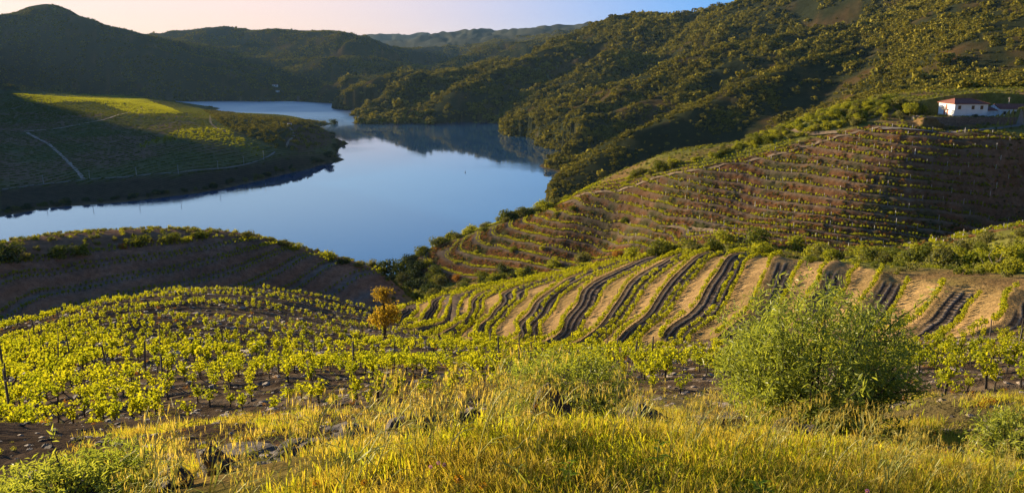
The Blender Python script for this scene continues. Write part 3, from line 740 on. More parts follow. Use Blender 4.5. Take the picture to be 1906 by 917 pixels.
def leaves(cen, nrm, size, aspect, g, droop=0.0, up=None):
    """kite shaped leaves, each folded along its midrib; returns verts, faces"""
    cen = np.asarray(cen, float); N = len(cen)
    nrm = nrm / np.maximum(np.linalg.norm(nrm, axis=1, keepdims=True), 1e-6)
    ax = g.normal(size=(N, 3)) if up is None else up + g.normal(size=(N, 3)) * .35
    ax -= (ax * nrm).sum(1, keepdims=True) * nrm
    ax /= np.maximum(np.linalg.norm(ax, axis=1, keepdims=True), 1e-6)
    sd_ = np.cross(nrm, ax)
    L = (np.asarray(size) * np.ones(N))[:, None]
    w = L * aspect
    a_ = cen - ax * L * .5; b_ = cen + sd_ * w * .5 + nrm * w * .22 - ax * L * .06
    c_ = cen + ax * L * .5 - nrm * L * droop; d_ = cen - sd_ * w * .5 + nrm * w * .22 - ax * L * .06
    v = np.stack([a_, b_, c_, d_], 1).reshape(-1, 3)
    i = np.arange(N) * 4
    f = np.concatenate([np.stack([i, i + 1, i + 2], 1), np.stack([i, i + 2, i + 3], 1)])
    return v, f
def tube(pts, rad, sides=5):
    pts = [Vector(p) for p in pts]; v, f = [], []
    for k, p in enumerate(pts):
        d = (pts[min(k + 1, len(pts) - 1)] - pts[max(k - 1, 0)]).normalized()
        e1_ = d.cross(Vector((0.3, 1, .2))).normalized(); e2_ = d.cross(e1_)
        for s_ in range(sides):
            t_ = 2 * math.pi * s_ / sides
            v.append(tuple(p + (e1_ * math.cos(t_) + e2_ * math.sin(t_)) * rad[k]))
        if k:
            o_ = (k - 1) * sides
            for s_ in range(sides):
                f.append((o_ + s_, o_ + (s_ + 1) % sides, o_ + sides + (s_ + 1) % sides, o_ + sides + s_))
    o_ = (len(pts) - 1) * sides
    f.append(tuple(range(o_, o_ + sides))); f.append(tuple(range(sides - 1, -1, -1)))
    return v, f
def joinvf(parts):
    V_, F_, off = [], [], 0
    for v, f in parts:
        V_.extend([tuple(q) for q in v]); F_.extend([tuple(int(i) + off for i in q) for q in f]); off += len(v)
    return V_, F_
def wob(d, seed, k=2.3, amp=.25):
    return 1 + amp * (np.sin(d[:, 0] * k * 2 + seed) * np.sin(d[:, 1] * k * 2.3 + seed * 2.1) + .7 * np.sin(d[:, 2] * k * 3.1 + seed * 1.7) * np.sin(d[:, 0] * k * 3.7 + seed))
def crown_mesh(name, mat, seed, n, leaf, lobes=7, flat=.8, aspect=.7, shell=.35):
    """crown of unit half-width resting on z=0: lumps of leaf faces with gaps between"""
    g = np.random.default_rng(seed)
    cs, rs = [], []
    for k in range(lobes):
        an = g.uniform(0, 2 * math.pi); q = g.uniform(.15, .62) if k else 0
        cs.append((math.cos(an) * q, math.sin(an) * q, flat * g.uniform(.38, 1.15) if k else flat * .7)); rs.append(g.uniform(.28, .46) if k else .55)
    P_, N_ = [], []
    wts = np.array(rs) ** 2; wts /= wts.sum()
    for c, r_, w_ in zip(cs, rs, wts):
        m_ = int(n * w_) + 1
        d = g.normal(size=(m_, 3)); d /= np.linalg.norm(d, axis=1, keepdims=True)
        rad = r_ * wob(d, seed + c[0] * 9) * (1 - shell * g.random(m_) ** 2)
        p = np.array(c) + d * rad[:, None] * np.array([1, 1, .9])
        P_.append(p); N_.append(d + g.normal(size=d.shape) * .55 + np.array([0, 0, .25]))
    P_ = np.concatenate(P_); N_ = np.concatenate(N_)
    k = P_[:, 2] > .02
    v, f = leaves(P_[k], N_[k], leaf * g.uniform(.6, 1.3, k.sum()), aspect, g)
    return mesh_np(name, v, f, [mat])
def node_link(o, label=None, cat=None, group=None, parent=None, kind=None):
    if o.name not in COL.objects: COL.objects.link(o)
    if parent is not None: o.parent = parent
    if label: o['label'] = label
    if cat: o['category'] = cat
    if group: o['group'] = group
    if kind: o['kind'] = kind
    return o
def empty(name, loc, rz=0.0, sc=1.0, label=None, cat=None, group=None):
    o = bpy.data.objects.new(name, None); o.empty_display_size = .2
    o.location = loc; o.rotation_euler = (0, 0, rz); o.scale = (sc,) * 3 if isinstance(sc, (int, float)) else sc
    return node_link(o, label, cat, group)
def part(name, me, parent, label=None):
    return node_link(bpy.data.objects.new(name, me), label, parent=parent)
def meshobj(name, me, loc, rz=0.0, sc=1.0, label=None, cat=None, group=None, kind=None):
    o = bpy.data.objects.new(name, me); o.location = loc; o.rotation_euler = (0, 0, rz) if isinstance(rz, (int, float)) else rz
    o.scale = (sc,) * 3 if isinstance(sc, (int, float)) else sc
    return node_link(o, label, cat, group, kind=kind)

def scatter(name, sources, pts, rot, scl, pick, label):
    """one uncountable mass: copies of the source meshes on points, as ONE object"""
    N = len(pts)
    me = bpy.data.meshes.new(name); me.vertices.add(N); me.vertices.foreach_set('co', np.asarray(pts, np.float32).ravel())
    for an, ty, fld, val in (('rot', 'FLOAT_VECTOR', 'vector', rot), ('scl', 'FLOAT_VECTOR', 'vector', scl), ('pick', 'INT', 'value', pick)):
        at = me.attributes.new(an, ty, 'POINT'); at.data.foreach_set(fld, np.asarray(val, np.int32 if ty == 'INT' else np.float32).ravel())
    o = bpy.data.objects.new(name, me); COL.objects.link(o)
    t = bpy.data.node_groups.new(name, 'GeometryNodeTree')
    t.interface.new_socket('Geometry', in_out='INPUT', socket_type='NodeSocketGeometry')
    t.interface.new_socket('Geometry', in_out='OUTPUT', socket_type='NodeSocketGeometry')
    gi, go = t.nodes.new('NodeGroupInput'), t.nodes.new('NodeGroupOutput')
    gti = t.nodes.new('GeometryNodeGeometryToInstance')
    for s_ in sources:
        oi = t.nodes.new('GeometryNodeObjectInfo'); oi.transform_space = 'ORIGINAL'; oi.inputs['Object'].default_value = s_
        t.links.new(oi.outputs['Geometry'], gti.inputs[0])
    ip = t.nodes.new('GeometryNodeInstanceOnPoints'); ip.inputs['Pick Instance'].default_value = True
    def na(nm, ty):
        x = t.nodes.new('GeometryNodeInputNamedAttribute'); x.data_type = ty; x.inputs['Name'].default_value = nm; return x.outputs['Attribute']
    t.links.new(gi.outputs[0], ip.inputs['Points']); t.links.new(gti.outputs[0], ip.inputs['Instance'])
    t.links.new(na('rot', 'FLOAT_VECTOR'), ip.inputs['Rotation']); t.links.new(na('scl', 'FLOAT_VECTOR'), ip.inputs['Scale']); t.links.new(na('pick', 'INT'), ip.inputs['Instance Index'])
    t.links.new(ip.outputs[0], go.inputs[0])
    md = o.modifiers.new('scatter', 'NODES'); md.node_group = t
    o['kind'] = 'stuff'; o['label'] = label
    return o
def source(me):                         # shape used only through scatter()
    return bpy.data.objects.new(me.name, me)
def zrot(n): return np.stack([np.zeros(n), np.zeros(n), rng.uniform(0, 6.283, n)], 1)
def uni(n, a_, b_, ratio=(1, 1, 1)):
    s_ = rng.uniform(a_, b_, n)[:, None]; return s_ * (np.array(ratio) * rng.uniform(.85, 1.15, (n, 3)))

# ------------------------------------------------------------------ vine rows
def rows(t, mask, levels, spacing):
    out = []
    mA = mask
    for lv in levels:
        s_ = t - lv
        c = (s_[:-1] * s_[1:] < 0) & mA[:-1] & mA[1:] & (abs(s_[1:] - s_[:-1]) < .5)
        i, j = np.nonzero(c); w_ = s_[i, j] / (s_[i, j] - s_[i + 1, j])
        x = XX[i, j] * (1 - w_) + XX[i + 1, j] * w_; y = YY[i, j] * (1 - w_) + YY[i + 1, j] * w_
        c = (s_[:, :-1] * s_[:, 1:] < 0) & mA[:, :-1] & mA[:, 1:] & (abs(s_[:, 1:] - s_[:, :-1]) < .5)
        i, j = np.nonzero(c); w_ = s_[i, j] / (s_[i, j] - s_[i, j + 1])
        x = np.concatenate([x, XX[i, j] * (1 - w_) + XX[i, j + 1] * w_]); y = np.concatenate([y, YY[i, j] * (1 - w_) + YY[i, j + 1] * w_])
        grid = {}
        for px, py in zip(x, y):
            kx, ky = int(px // spacing), int(py // spacing)
            ok = True
            for ax_ in (-1, 0, 1):
                for ay_ in (-1, 0, 1):
                    for qx, qy in grid.get((kx + ax_, ky + ay_), ()):
                        if (qx - px) ** 2 + (qy - py) ** 2 < spacing * spacing: ok = False
            if ok: grid.setdefault((kx, ky), []).append((px, py))
        out += [(px, py, lv) for v_ in grid.values() for px, py in v_]
    return np.array(out)
def vine_meshes(seed, n, leafs, mat):
    g = np.random.default_rng(seed)
    h0 = g.uniform(.42, .58); bx, by = g.uniform(-.08, .08, 2)
    tr = [tube([(0, 0, -.1), (bx * .5, by * .4, h0 * .5), (bx, by, h0)], [.055, .042, .05], 5)]
    P_, N_ = [], []
    ns = g.integers(5, 8)
    for k in range(ns):
        an = g.uniform(0, 6.283); le = g.uniform(.45, .85); sp = g.uniform(.25, .75)
        e_ = Vector((bx + math.cos(an) * sp * le, by + math.sin(an) * sp * le * .7, h0 + le * g.uniform(.55, .95)))
        m_ = Vector((bx + math.cos(an) * sp * le * .6, by + math.sin(an) * sp * le * .45, h0 + le * .42))
        tr.append(tube([(bx, by, h0 - .03), m_, e_], [.016, .011, .006], 3))
        for q in range(n // ns):
            f_ = g.uniform(.05, 1.05)
            p = Vector((bx, by, h0)).lerp(m_, min(1, f_ * 2)) if f_ < .5 else m_.lerp(e_, (f_ - .5) * 2)
            o_ = g.normal(size=3) * np.array([.10, .10, .09])
            P_.append(np.array(p) + o_); N_.append(o_ * 6 + g.normal(size=3) * .6 + np.array([0, 0, .4]))
    v, f = leaves(np.array(P_), np.array(N_), leafs * g.uniform(.7, 1.25, len(P_)), .95, g, .12)
    tv, tf = joinvf(tr)
    return mesh_np('vine_trunk', tv, tf, [M['bark']]), mesh_np('vine_foliage', v, f, [mat])
VINE = [vine_meshes(100 + k, 95, .135, M['vine']) for k in range(7)]
def far_vine(seed, n, leafs):
    g = np.random.default_rng(seed)
    d = g.normal(size=(n, 3)); d /= np.linalg.norm(d, axis=1, keepdims=True)
    p = d * np.array([.42, .36, .36]) * (wob(d, seed) * g.uniform(.55, 1, n))[:, None] + np.array([0, 0, .72])
    v, f = leaves(p, d + g.normal(size=d.shape) * .6, leafs * g.uniform(.7, 1.2, n), .9, g)
    tv, tf = tube([(0, 0, -.15), (.03, 0, .55)], [.05, .04], 4)
    V_, F_ = joinvf([(v, f), (tv, tf)])
    return mesh_np('vine_plant', V_, F_, [M['vine_far'], M['bark']], [0] * len(f) + [1] * len(tf))
FVINE = [source(far_vine(200 + k, 34, .30)) for k in range(5)]
MVINE = []
for k in range(5):
    tm, fm = vine_meshes(300 + k, 60, .185, M['vine'])
    V_, F_ = joinvf([([tuple(q.co) for q in fm.vertices], [tuple(q.vertices) for q in fm.polygons]), ([tuple(q.co) for q in tm.vertices], [tuple(q.vertices) for q in tm.polygons])])
    MVINE.append(source(mesh_np('vine_plant', V_, F_, [M['vine'], M['bark']], [0] * len(fm.polygons) + [1] * len(tm.polygons))))

LV1 = [-1.0, -.6, -.2, 0.05, .40, .72, 1.05, 1.32, 1.68, 1.95, 2.32, 2.6, 2.95, 3.22, 3.6, 3.88, 4.22, 4.5, 5.08, 5.36, 6.05, 6.32, 6.7]
rows1 = rows(t1, R1 & (np.abs(AZ) < R(37)), LV1, .56)
rr = np.hypot(rows1[:, 0], rows1[:, 1])
order = np.argsort(rr); rows1 = rows1[order]; rr = rr[order]
rows1[:, :2] += rng.normal(size=(len(rows1), 2)) * .05
uu1, vv1 = project(np.arctan2(rows1[:, 0], rows1[:, 1]), rr, z_at(rows1[:, 0], rows1[:, 1]))
gap = (rng.random(len(rows1)) < np.where(rr < 24, .30, .10)) | ((rr < 18) & (rng.random(len(rows1)) < .2)) | ((uu1 > 1240) & (uu1 < 1700) & (rr < 20))
rows1, rr, uu1, vv1 = rows1[~gap], rr[~gap], uu1[~gap], vv1[~gap]
inview = (uu1 > -40) & (uu1 < 1946) & (vv1 < 960)
near_i = np.nonzero(inview)[0][:268]
nm = np.zeros(len(rows1), bool); nm[near_i] = True
zz1 = z_at(rows1[:, 0], rows1[:, 1])
ORD = ['lowest', 'second', 'third', 'fourth', 'fifth', 'sixth', 'seventh', 'eighth', 'ninth', 'back']
SECT = [(70, 'at the left edge of the picture'), (160, 'above the bottom left corner bush'), (260, 'above the upright left bush'), (360, 'between the left bushes and the ledge'), (460, 'above the left end of the rocky ledge'), (560, 'above the brown slab of the ledge'),
        (660, 'above the middle of the rocky ledge'), (760, 'below the orange leaved tree'), (860, 'right of the orange leaved tree'), (960, 'left of the low leafy bush'), (1090, 'behind the low leafy bush'), (1200, 'right of the low leafy bush'), (1330, 'left of the large bush'),
        (1500, 'behind the left half of the large bush'), (1680, 'behind the right half of the large bush'), (1760, 'just right of the large bush'), (1830, 'well right of the large bush'), (9999, 'at the right edge of the picture')]
for u_, v_ in [(659,738),(685,744),(730,738),(786,734),(834,728),(865,731),(21,755),(66,741),(62,785),(87,799),(52,826),(138,776),(170,796),(183,731),(194,768),(301,772),(391,741),(429,741),(512,758),(453,752),(540,741),(619,748),(353,768),(255,752),(1215,715),(1265,722),(1745,716),(1800,712),(1850,706),(1780,735)]:
    p = spot(u_, v_ + 16, 16, 45); vs_ = .0235 * math.hypot(p.x, p.y); sec = [q for q in SECT if u_ < q[0]][0][1]
    e_ = empty('grapevine', (p.x, p.y, p.z - .02), rng.uniform(0, 6.28), vs_ * float(rng.uniform(.85, 1.15)), 'single nearest grapevine on the bare soil ' + sec, 'grapevine', 'grapevines in the foreground vineyard')
    tm, fm = VINE[int(rng.integers(7))]; part('trunk', tm, e_); part('foliage', fm, e_)
for i in near_i:
    x, y = rows1[i, :2]; u_ = uu1[i]
    k_ = LV1.index(rows1[i, 2])
    sec = [q for q in SECT if u_ < q[0]][0][1]
    lab = ('yellow green' if u_ < 1240 else 'leafy green') + ' grapevine in the ' + ORD[min(k_, 9)] + ' vine row ' + sec; gr = 'grapevines in the foreground vineyard'
    tm, fm = VINE[int(rng.integers(7))]
    e_ = empty('grapevine', (x, y, zz1[i] - .02), rng.uniform(0, 6.28), float(rng.uniform(.44, .64)), lab, 'grapevine', gr)
    part('trunk', tm, e_); part('foliage', fm, e_)
o2 = rows1[~nm]
n_ = len(o2)
scatter('grapevines', MVINE, np.stack([o2[:, 0], o2[:, 1], z_at(o2[:, 0], o2[:, 1]) - .02], 1), zrot(n_), uni(n_, .46, .70), rng.integers(0, 5, n_), 'yellow green grapevines covering the foreground hill down to its crest')
lv2 = [k + s_ for k in range(0, 15) for s_ in (-.25, .25)] + [4.05, 5, 7.05, 8.1, 9.1, 3.05]
mm = R2 & (np.abs(AZ) < R(37))
p2_ = rows(t2, mm & ~((t2 > 10.2) & (VV < 492)), lv2, .5)
keep = (rng.random(len(p2_)) > .08) & (~np.isin(np.round(p2_[:, 2] % 1, 2), [.05, .0, .1]) | (rng.random(len(p2_)) < .75))
p2_ = p2_[keep]; n_ = len(p2_)
scatter('grapevines', FVINE, np.stack([p2_[:, 0], p2_[:, 1], z_at(p2_[:, 0], p2_[:, 1])], 1), zrot(n_), uni(n_, .5, .78, (1, 1, 1.05)), rng.integers(0, 5, n_), 'rows of bright green grapevines curving along the edges of the ochre knoll')
p3_ = rows(t3, R3, [k + s_ for k in range(-1, 7) for s_ in (-.2, .2)], .8)
n_ = len(p3_)
scatter('grapevines', FVINE, np.stack([p3_[:, 0], p3_[:, 1], z_at(p3_[:, 0], p3_[:, 1])], 1), zrot(n_), uni(n_, .55, .9), rng.integers(0, 5, n_), 'paired rows of grapevines on the dark shaded knoll')
p4_ = rows(t4, R4 & (np.abs(AZ) < R(37)), [k + s_ for k in range(0, 25) for s_ in (.02, .17)], .95)
keep = rng.random(len(p4_)) > np.where(np.arctan2(p4_[:, 0], p4_[:, 1]) < az_of(1090), .02, .2)
p4_ = p4_[keep]; n_ = len(p4_)
scatter('grapevines', FVINE, np.stack([p4_[:, 0], p4_[:, 1], z_at(p4_[:, 0], p4_[:, 1])], 1), zrot(n_), uni(n_, .65, 1.1), rng.integers(0, 5, n_), 'thin rows of young grapevines along the terraces below the farmhouse')
# vines beside the track on the crest of the terraced hill
tp = [spot(u, v, 200, 430) for u, v in [(800,462),(850,443),(920,418),(985,388),(1055,362),(1120,349),(1200,331),(1300,311),(1400,290),(1480,268)]]
pp = []
for a_, b_ in zip(tp[:-1], tp[1:]):
    L_ = (b_ - a_).length
    for q in range(int(L_ / 1.0)):
        p = a_.lerp(b_, q / (L_ / 1.0))
        for k in range(3): pp.append((p.x + (k - 1) * .5 + rng.normal() * .2, p.y + k * 2.0 - 1))
pp = np.array(pp); n_ = len(pp)
scatter('grapevines', FVINE, np.stack([pp[:, 0], pp[:, 1], z_at(pp[:, 0], pp[:, 1])], 1), zrot(n_), uni(n_, .7, 1.1), rng.integers(0, 5, n_), 'grapevines in rows along the track on the hill crest')

# posts: 1.6 m weathered stakes in the foreground, pale stubs on the far terraces
POST = mesh_np('stake', *tube([(0, 0, -.2), (0, 0, .8), (.01, 0, 1.62)], [.045, .042, .038], 6), [M['post']])
pr = rows(t1, R1 & (np.abs(AZ) < R(34)), [-.15, .42, .75, 1.45, 2.1, 2.8, 3.45, 4.1, 4.7, 5.4], 5.6)
pr = pr[np.argsort(np.hypot(pr[:, 0], pr[:, 1]))]
for x, y, _ in pr[:150]:
    if rng.random() < .18: continue
    meshobj('vineyard_stake', POST, (x, y, float(z_at(x, y))), (rng.normal() * .05, rng.normal() * .05, rng.uniform(0, 6)), float(rng.uniform(.62, .85)),
            'dark wooden stake among the foreground vines ' + [q for q in SECT if project(math.atan2(x, y), math.hypot(x, y), float(z_at(x, y)))[0] < q[0]][0][1], 'stake', 'stakes in the foreground vineyard')
KSEC = [(880, 'right of the orange leaved tree'), (960, 'left end'), (1040, 'left part'), (1120, 'centre left'), (1200, 'centre'), (1280, 'centre right'), (1360, 'at the widest dark terrace'), (1450, 'left of the first short terrace'), (1540, 'at the first short terrace'), (1640, 'at the middle short terraces'), (1740, 'left of the last short terrace'), (1830, 'at the last short terrace'), (9999, 'right edge')]
pr = rows(t2, mm, [k + s_ for k in range(3, 15) for s_ in (-.29, .29)], 6.5)
for x, y, _ in pr[:150]:
    if rng.random() < .25: continue
    meshobj('vineyard_stake', POST, (x, y, float(z_at(x, y))), (rng.normal() * .05, rng.normal() * .05, rng.uniform(0, 6)), float(rng.uniform(.65, .9)),
            'grey stake on the ochre knoll, ' + [q for q in KSEC if project(math.atan2(x, y), math.hypot(x, y), float(z_at(x, y)))[0] < q[0]][0][1] + (' near its top' if math.hypot(x, y) > 112 else ' low down'), 'stake', 'stakes on the ochre knoll')
ps = source(mesh_np('stub', *tube([(0, 0, -.2), (0, 0, 1.5)], [.09, .08], 5), [M['whitepost']]))
pr = rows(t4, R4 & (np.abs(AZ) < R(37)) & (AZ > az_of(1080)), [k + .1 for k in range(6, 25)], 6.0)
pr = pr[rng.random(len(pr)) < .75]; n_ = len(pr)
scatter('vineyard_stakes', [ps], np.stack([pr[:, 0], pr[:, 1], z_at(pr[:, 0], pr[:, 1])], 1), zrot(n_), uni(n_, .8, 1.2), np.zeros(n_), 'pale stakes dotted along the terraces below the farmhouse')

# ------------------------------------------------------------------ bushes and trees
CR = {}
for kind, mats in (('bush', 'bush'), ('olive', 'olive'), ('lime', 'lime'), ('dark', 'dark'), ('rust', 'rust')):
    CR[kind] = [crown_mesh(kind + '_crown', M[mats], 400 + 17 * k + len(kind) * 3, 620, .17, lobes=6 + k, flat=.62 + .12 * k) for k in range(3)]
DESC = {'bush': 'mid green bush', 'olive': 'grey green bush', 'lime': 'yellow green bush', 'dark': 'dark evergreen bush', 'rust': 'rusty orange bush'}
TRUNK = mesh_np('short_trunk', *tube([(0, 0, -.4), (.03, 0, .3), (.0, .05, .75)], [.09, .07, .05], 5), [M['bark']])
def bush(p, w, kind, where, group, hgt=None):
    e_ = empty('shrub', (p[0], p[1], float(z_at(p[0], p[1])) - .05 * w), rng.uniform(0, 6.28), (w / 2, w / 2, (hgt or w) / 2 * rng.uniform(.85, 1.1)),
               DESC[kind] + ' ' + where, 'bush', group)
    part('crown', CR[kind][int(rng.integers(3))], e_); part('trunk', TRUNK, e_)
    return e_
def belt(poly, n, r0, r1, px0, px1, kinds, where, group, sect=((9999, ''),)):
    u0, u1 = min(p[0] for p in poly), max(p[0] for p in poly); v0, v1 = min(p[1] for p in poly), max(p[1] for p in poly)
    k = 0; tries = 0
    while k < n and tries < n * 30:
        tries += 1
        u, v = rng.uniform(u0, u1), rng.uniform(v0, v1)
        if not pip(np.array([u]), np.array([v]), poly)[0]: continue
        p = spot(u, v, r0, r1); d = math.hypot(p.x, p.y)
        if d > r1 * .99 or d < r0 * 1.01: continue
        w = rng.uniform(px0, px1) / FPX * d
        kd = kinds[int(rng.integers(len(kinds)))]
        e_ = bush(p, w, kd, where, group, w * rng.uniform(.75, 1.05)); k += 1
        f_ = (w / d * FPX - px0) / (px1 - px0)
        e_['label'] = ('small ' if f_ < .33 else 'big ' if f_ > .66 else '') + DESC[kd] + ' ' + where + [q for q in sect if u < q[0]][0][1]
mixk = ['bush', 'olive', 'lime', 'bush', 'dark']
belt([(690,490),(770,468),(790,482),(800,503),(860,524),(960,514),(1060,497),(1130,488),(1100,502),(1000,522),(860,546),(760,574),(735,545)], 50, 195, 420, 20, 42, mixk + ['dark'], 'in the gully below the nose', 'bushes in the gully below the nose', ((760, ', left end'), (830, ', under the tip'), (900, ', centre left'), (980, ', in the middle'), (1050, ', centre right'), (9999, ', right end')))
belt([(1130,484),(1200,468),(1330,450),(1500,462),(1700,480),(1780,470),(1780,515),(1700,508),(1560,486),(1400,468),(1330,462)], 46, 118, 240, 26, 56, ['bush', 'lime', 'bush', 'olive', 'lime'], 'in the belt behind the ochre knoll', 'bushes in the belt behind the ochre knoll', ((1230, ', left end'), (1350, ', centre left end'), (1450, ', above the first bare slope'), (1560, ', above the big bush'), (1680, ', centre right'), (9999, ', right end')))
belt([(1760,470),(1820,452),(1906,438),(1906,520),(1830,520)], 26, 100, 200, 22, 50, ['lime', 'bush', 'lime', 'olive'], 'on the green meadow at the right edge', 'bushes on the meadow at the right edge')
belt([(1070,352),(1160,332),(1250,309),(1350,279),(1450,240),(1560,202),(1650,186),(1700,196),(1715,212),(1640,228),(1560,240),(1450,264),(1350,290),(1250,312),(1160,335)], 50, 325, 470, 17, 32, ['bush', 'lime', 'olive', 'bush'], 'on the crest above the terraces', 'bushes on the crest above the terraces', ((1180, ', lowest stretch'), (1300, ', lower stretch'), (1420, ', middle stretch'), (1540, ', upper stretch'), (9999, ', by the farmhouse')))
belt([(690,485),(760,464),(850,434),(920,408),(960,380),(1000,358),(1050,345),(1058,360),(1000,388),(920,424),(850,446),(790,466)], 42, 385, 500, 20, 42, mixk, 'along the slope between terraces and river', 'bushes between the terraces and the river', ((760, ', lowest stretch'), (850, ', above the nose tip'), (940, ', middle stretch'), (1000, ', upper stretch'), (9999, ', top end')))
GL = [(1410,458,60,'bush'),(1690,493,70,'bush'),(1480,462,46,'lime'),(1560,482,40,'olive'),(1620,488,44,'bush'),(1750,505,60,'olive'),(1350,452,50,'lime'),(1230,470,30,'rust'),(1150,478,34,'rust'),
      (1285,462,40,'bush'),(1820,500,64,'lime'),(1880,490,70,'lime'),(1030,497,44,'lime'),(1080,490,44,'olive'),(770,535,48,'dark'),(715,500,60,'dark'),(745,508,60,'bush'),(850,520,22,'rust'),(690,490,34,'olive'),(820,530,40,'olive'),(900,520,40,'bush'),(940,508,38,'dark')]
for u, v, w, k in GL:
    p = spot(u, v, 118 if u > 1130 else 195, 420); d = math.hypot(p.x, p.y)
    bush(p, w / FPX * d, k, 'standing out large in the belt behind the knolls', 'large bushes behind the knolls')
for u, v, w, k in [(1010,464,17,'lime'),(955,468,20,'bush'),(887,470,15,'lime'),(1163,414,26,'bush'),(1066,390,22,'bush'),(1036,400,14,'bush'),(1250,371,10,'lime'),(848,490,12,'lime')]:
    p = spot(u, v, 220, 430); d = math.hypot(p.x, p.y)
    bush(p, w / FPX * d, k, 'alone on the bare terraced bank', 'single bushes on the terraced hillside')
for u, v, w, k, lab in [(14,480,66,'dark','at the left edge of the dark knoll'),(52,480,26,'olive','low beside the big dark one at left'),(110,474,46,'bush','left in the row on the dark knoll crest'),(150,470,40,'bush','second in the row on the dark knoll crest'),(228,458,26,'rust','beside the sapling on the dark knoll'),
      (262,452,46,'bush','behind the lit vines of the dark knoll'),(318,447,44,'bush','in the middle of the dark knoll crest'),(345,447,30,'lime','low in the middle of the knoll crest'),(376,439,40,'bush','right of the middle on the knoll crest'),(462,440,36,'olive','standing alone at the top of the dark knoll'),
      (528,455,34,'olive','dry and low right of the knoll top'),(552,462,30,'lime','right of the knoll top on the slope'),(612,478,44,'lime','bright on the right slope of the knoll'),(640,487,36,'dark','shaded at the right slope of the knoll'),(505,446,20,'olive','small near the knoll top'),(667,492,34,'olive','at the lower right end of the knoll')]:
    p = spot(u, v + 3, 170, 260); d = math.hypot(p.x, p.y)
    bush(p, w / FPX * d, k, lab, 'bushes on the dark knoll crest', w / FPX * d * .8)
# riverside trees of the peninsula
shp = [(0,398),(68,389),(210,376),(338,361),(440,344),(541,320),(600,304),(622,290),(621,262),(611,234)]
k = 0
for (u0, v0), (u1, v1) in zip(shp[:-1], shp[1:]):
    for q in range(max(2, int(math.hypot(u1 - u0, v1 - v0) / 11))):
        f_ = rng.random(); p = spot(u0 + (u1 - u0) * f_, v0 + (v1 - v0) * f_ - rng.uniform(1, 8), 700, 1800); d = math.hypot(p.x, p.y)
        if p.z > .3: bush(p, rng.uniform(9, 22) / FPX * d, ['dark', 'bush', 'dark', 'dark', 'olive'][int(rng.integers(5))], 'on the peninsula bank, ' + ['far left', 'left of the middle', 'middle left', 'middle', 'middle right', 'right of the middle', 'near the tip', 'at the tip', 'round the tip'][min(8, shp.index((u0, v0)))], 'riverside bushes of the peninsula', rng.uniform(9, 16) / FPX * d)
for u, v, w in [(622,232,24),(600,226,18),(545,213,8),(618,258,16),(625,280,22),(610,292,26),(585,300,22)]:
    p = spot(u, v, 900, 2600); d = math.hypot(p.x, p.y)
    bush(p, w / FPX * d, 'dark', 'large at the tip of the peninsula', 'large bushes at the peninsula tip', w * .8 / FPX * d)

# scrub and woods of the wild hills, far too many to count
def scatter_area(mask, dens, n, seed):
    g = np.random.default_rng(seed)
    cell = (RR[1:, 1:] - RR[:-1, 1:]) * RR[1:, 1:] * (AZ[1:, 1:] - AZ[1:, :-1])
    w_ = np.where(mask[1:, 1:], cell * dens[1:, 1:], 0).ravel(); w_ /= w_.sum()
    q = g.choice(len(w_), n, p=w_); i, j = np.divmod(q, NA - 1)
    fi, fj = g.random(n), g.random(n)
    L = LR[i, j] + fi * (LR[i + 1, j] - LR[i, j]); A_ = AZ[i, j] + fj * (AZ[i, j + 1] - AZ[i, j])
    r_ = np.exp(L); x, y = r_ * np.sin(A_), r_ * np.cos(A_)
    return x, y, z_at(x, y), r_
crest = front & (RR > 325) & (RR < 480) & pip(UU, VV, [(1070,352),(1160,332),(1250,309),(1350,279),(1450,240),(1560,202),(1650,186),(1700,196),(1715,212),(1640,228),(1560,240),(1450,264),(1350,290),(1250,312),(1160,335)])
tanv = (ZZ - CAMZ) / RR
vis = tanv >= np.maximum.accumulate(np.concatenate([np.full((1, NA), -9), tanv[:-1]], 0), 0) - .012
SCR = [source(crown_mesh('scrub_crown', M['scrub'], 700 + k, 70, .42, lobes=4 + k % 3, flat=.6, aspect=.85)) for k in range(6)]
LSRC = [source(CR[k][q]) for k, q in (('bush', 0), ('lime', 1), ('olive', 2))]
x, y, z, r_ = scatter_area(crest, np.ones_like(RR), 1000, 4); n_ = len(x)
scatter('crest_scrub', LSRC, np.stack([x, y, z - .1], 1), zrot(n_), uni(n_, .8, 2.4), rng.choice([0, 1, 1, 2], n_), 'low green scrub filling the crest above the terraced hillside')
wildm = (RR > 470) & (ZZ > 1.2) & vis & (np.abs(AZ) < R(36)) & ~PEN
clump = np.clip(.45 + fbm(XX / 38, YY / 38, 3, 77) * .8 + fbm(XX / 190, YY / 190, 2, 78) * .7, .03, 1.8)
right = wildm & (AZ > az_of(640)) & (RR < 3000)
x, y, z, r_ = scatter_area(right, clump / np.clip(RR / 700, .8, 4) ** 1.5, 75000, 5)
n_ = len(x); s_ = np.exp(rng.normal(-.08, .48, n_))[:, None] * np.clip(r_ / 900, .75, 2.2)[:, None] * 2.0
shoreb = np.where(z < 9, 1.5, 1.0)[:, None]
scatter('hill_scrub', SCR, np.stack([x, y, z - .2], 1), zrot(n_), s_ * shoreb * rng.uniform(.8, 1.2, (n_, 3)) * np.array([1, 1, .9]), rng.integers(0, 6, n_), 'dense green scrub and small trees covering the hills of the right bank')
left = wildm & ~right & (RR < 5200)
x, y, z, r_ = scatter_area(left, clump / np.clip(RR / 2500, 1, 3), 60000, 6)
n_ = len(x); s_ = rng.gamma(5, .2, n_)[:, None] * 2.8 * np.ones(3)
scatter('mountain_scrub', SCR, np.stack([x, y, z - .3], 1), zrot(n_), s_ * rng.uniform(.8, 1.2, (n_, 3)), rng.integers(0, 6, n_), 'fine scrub on the shaded mountains behind the bend')
orm = PEN & (orch > .5)
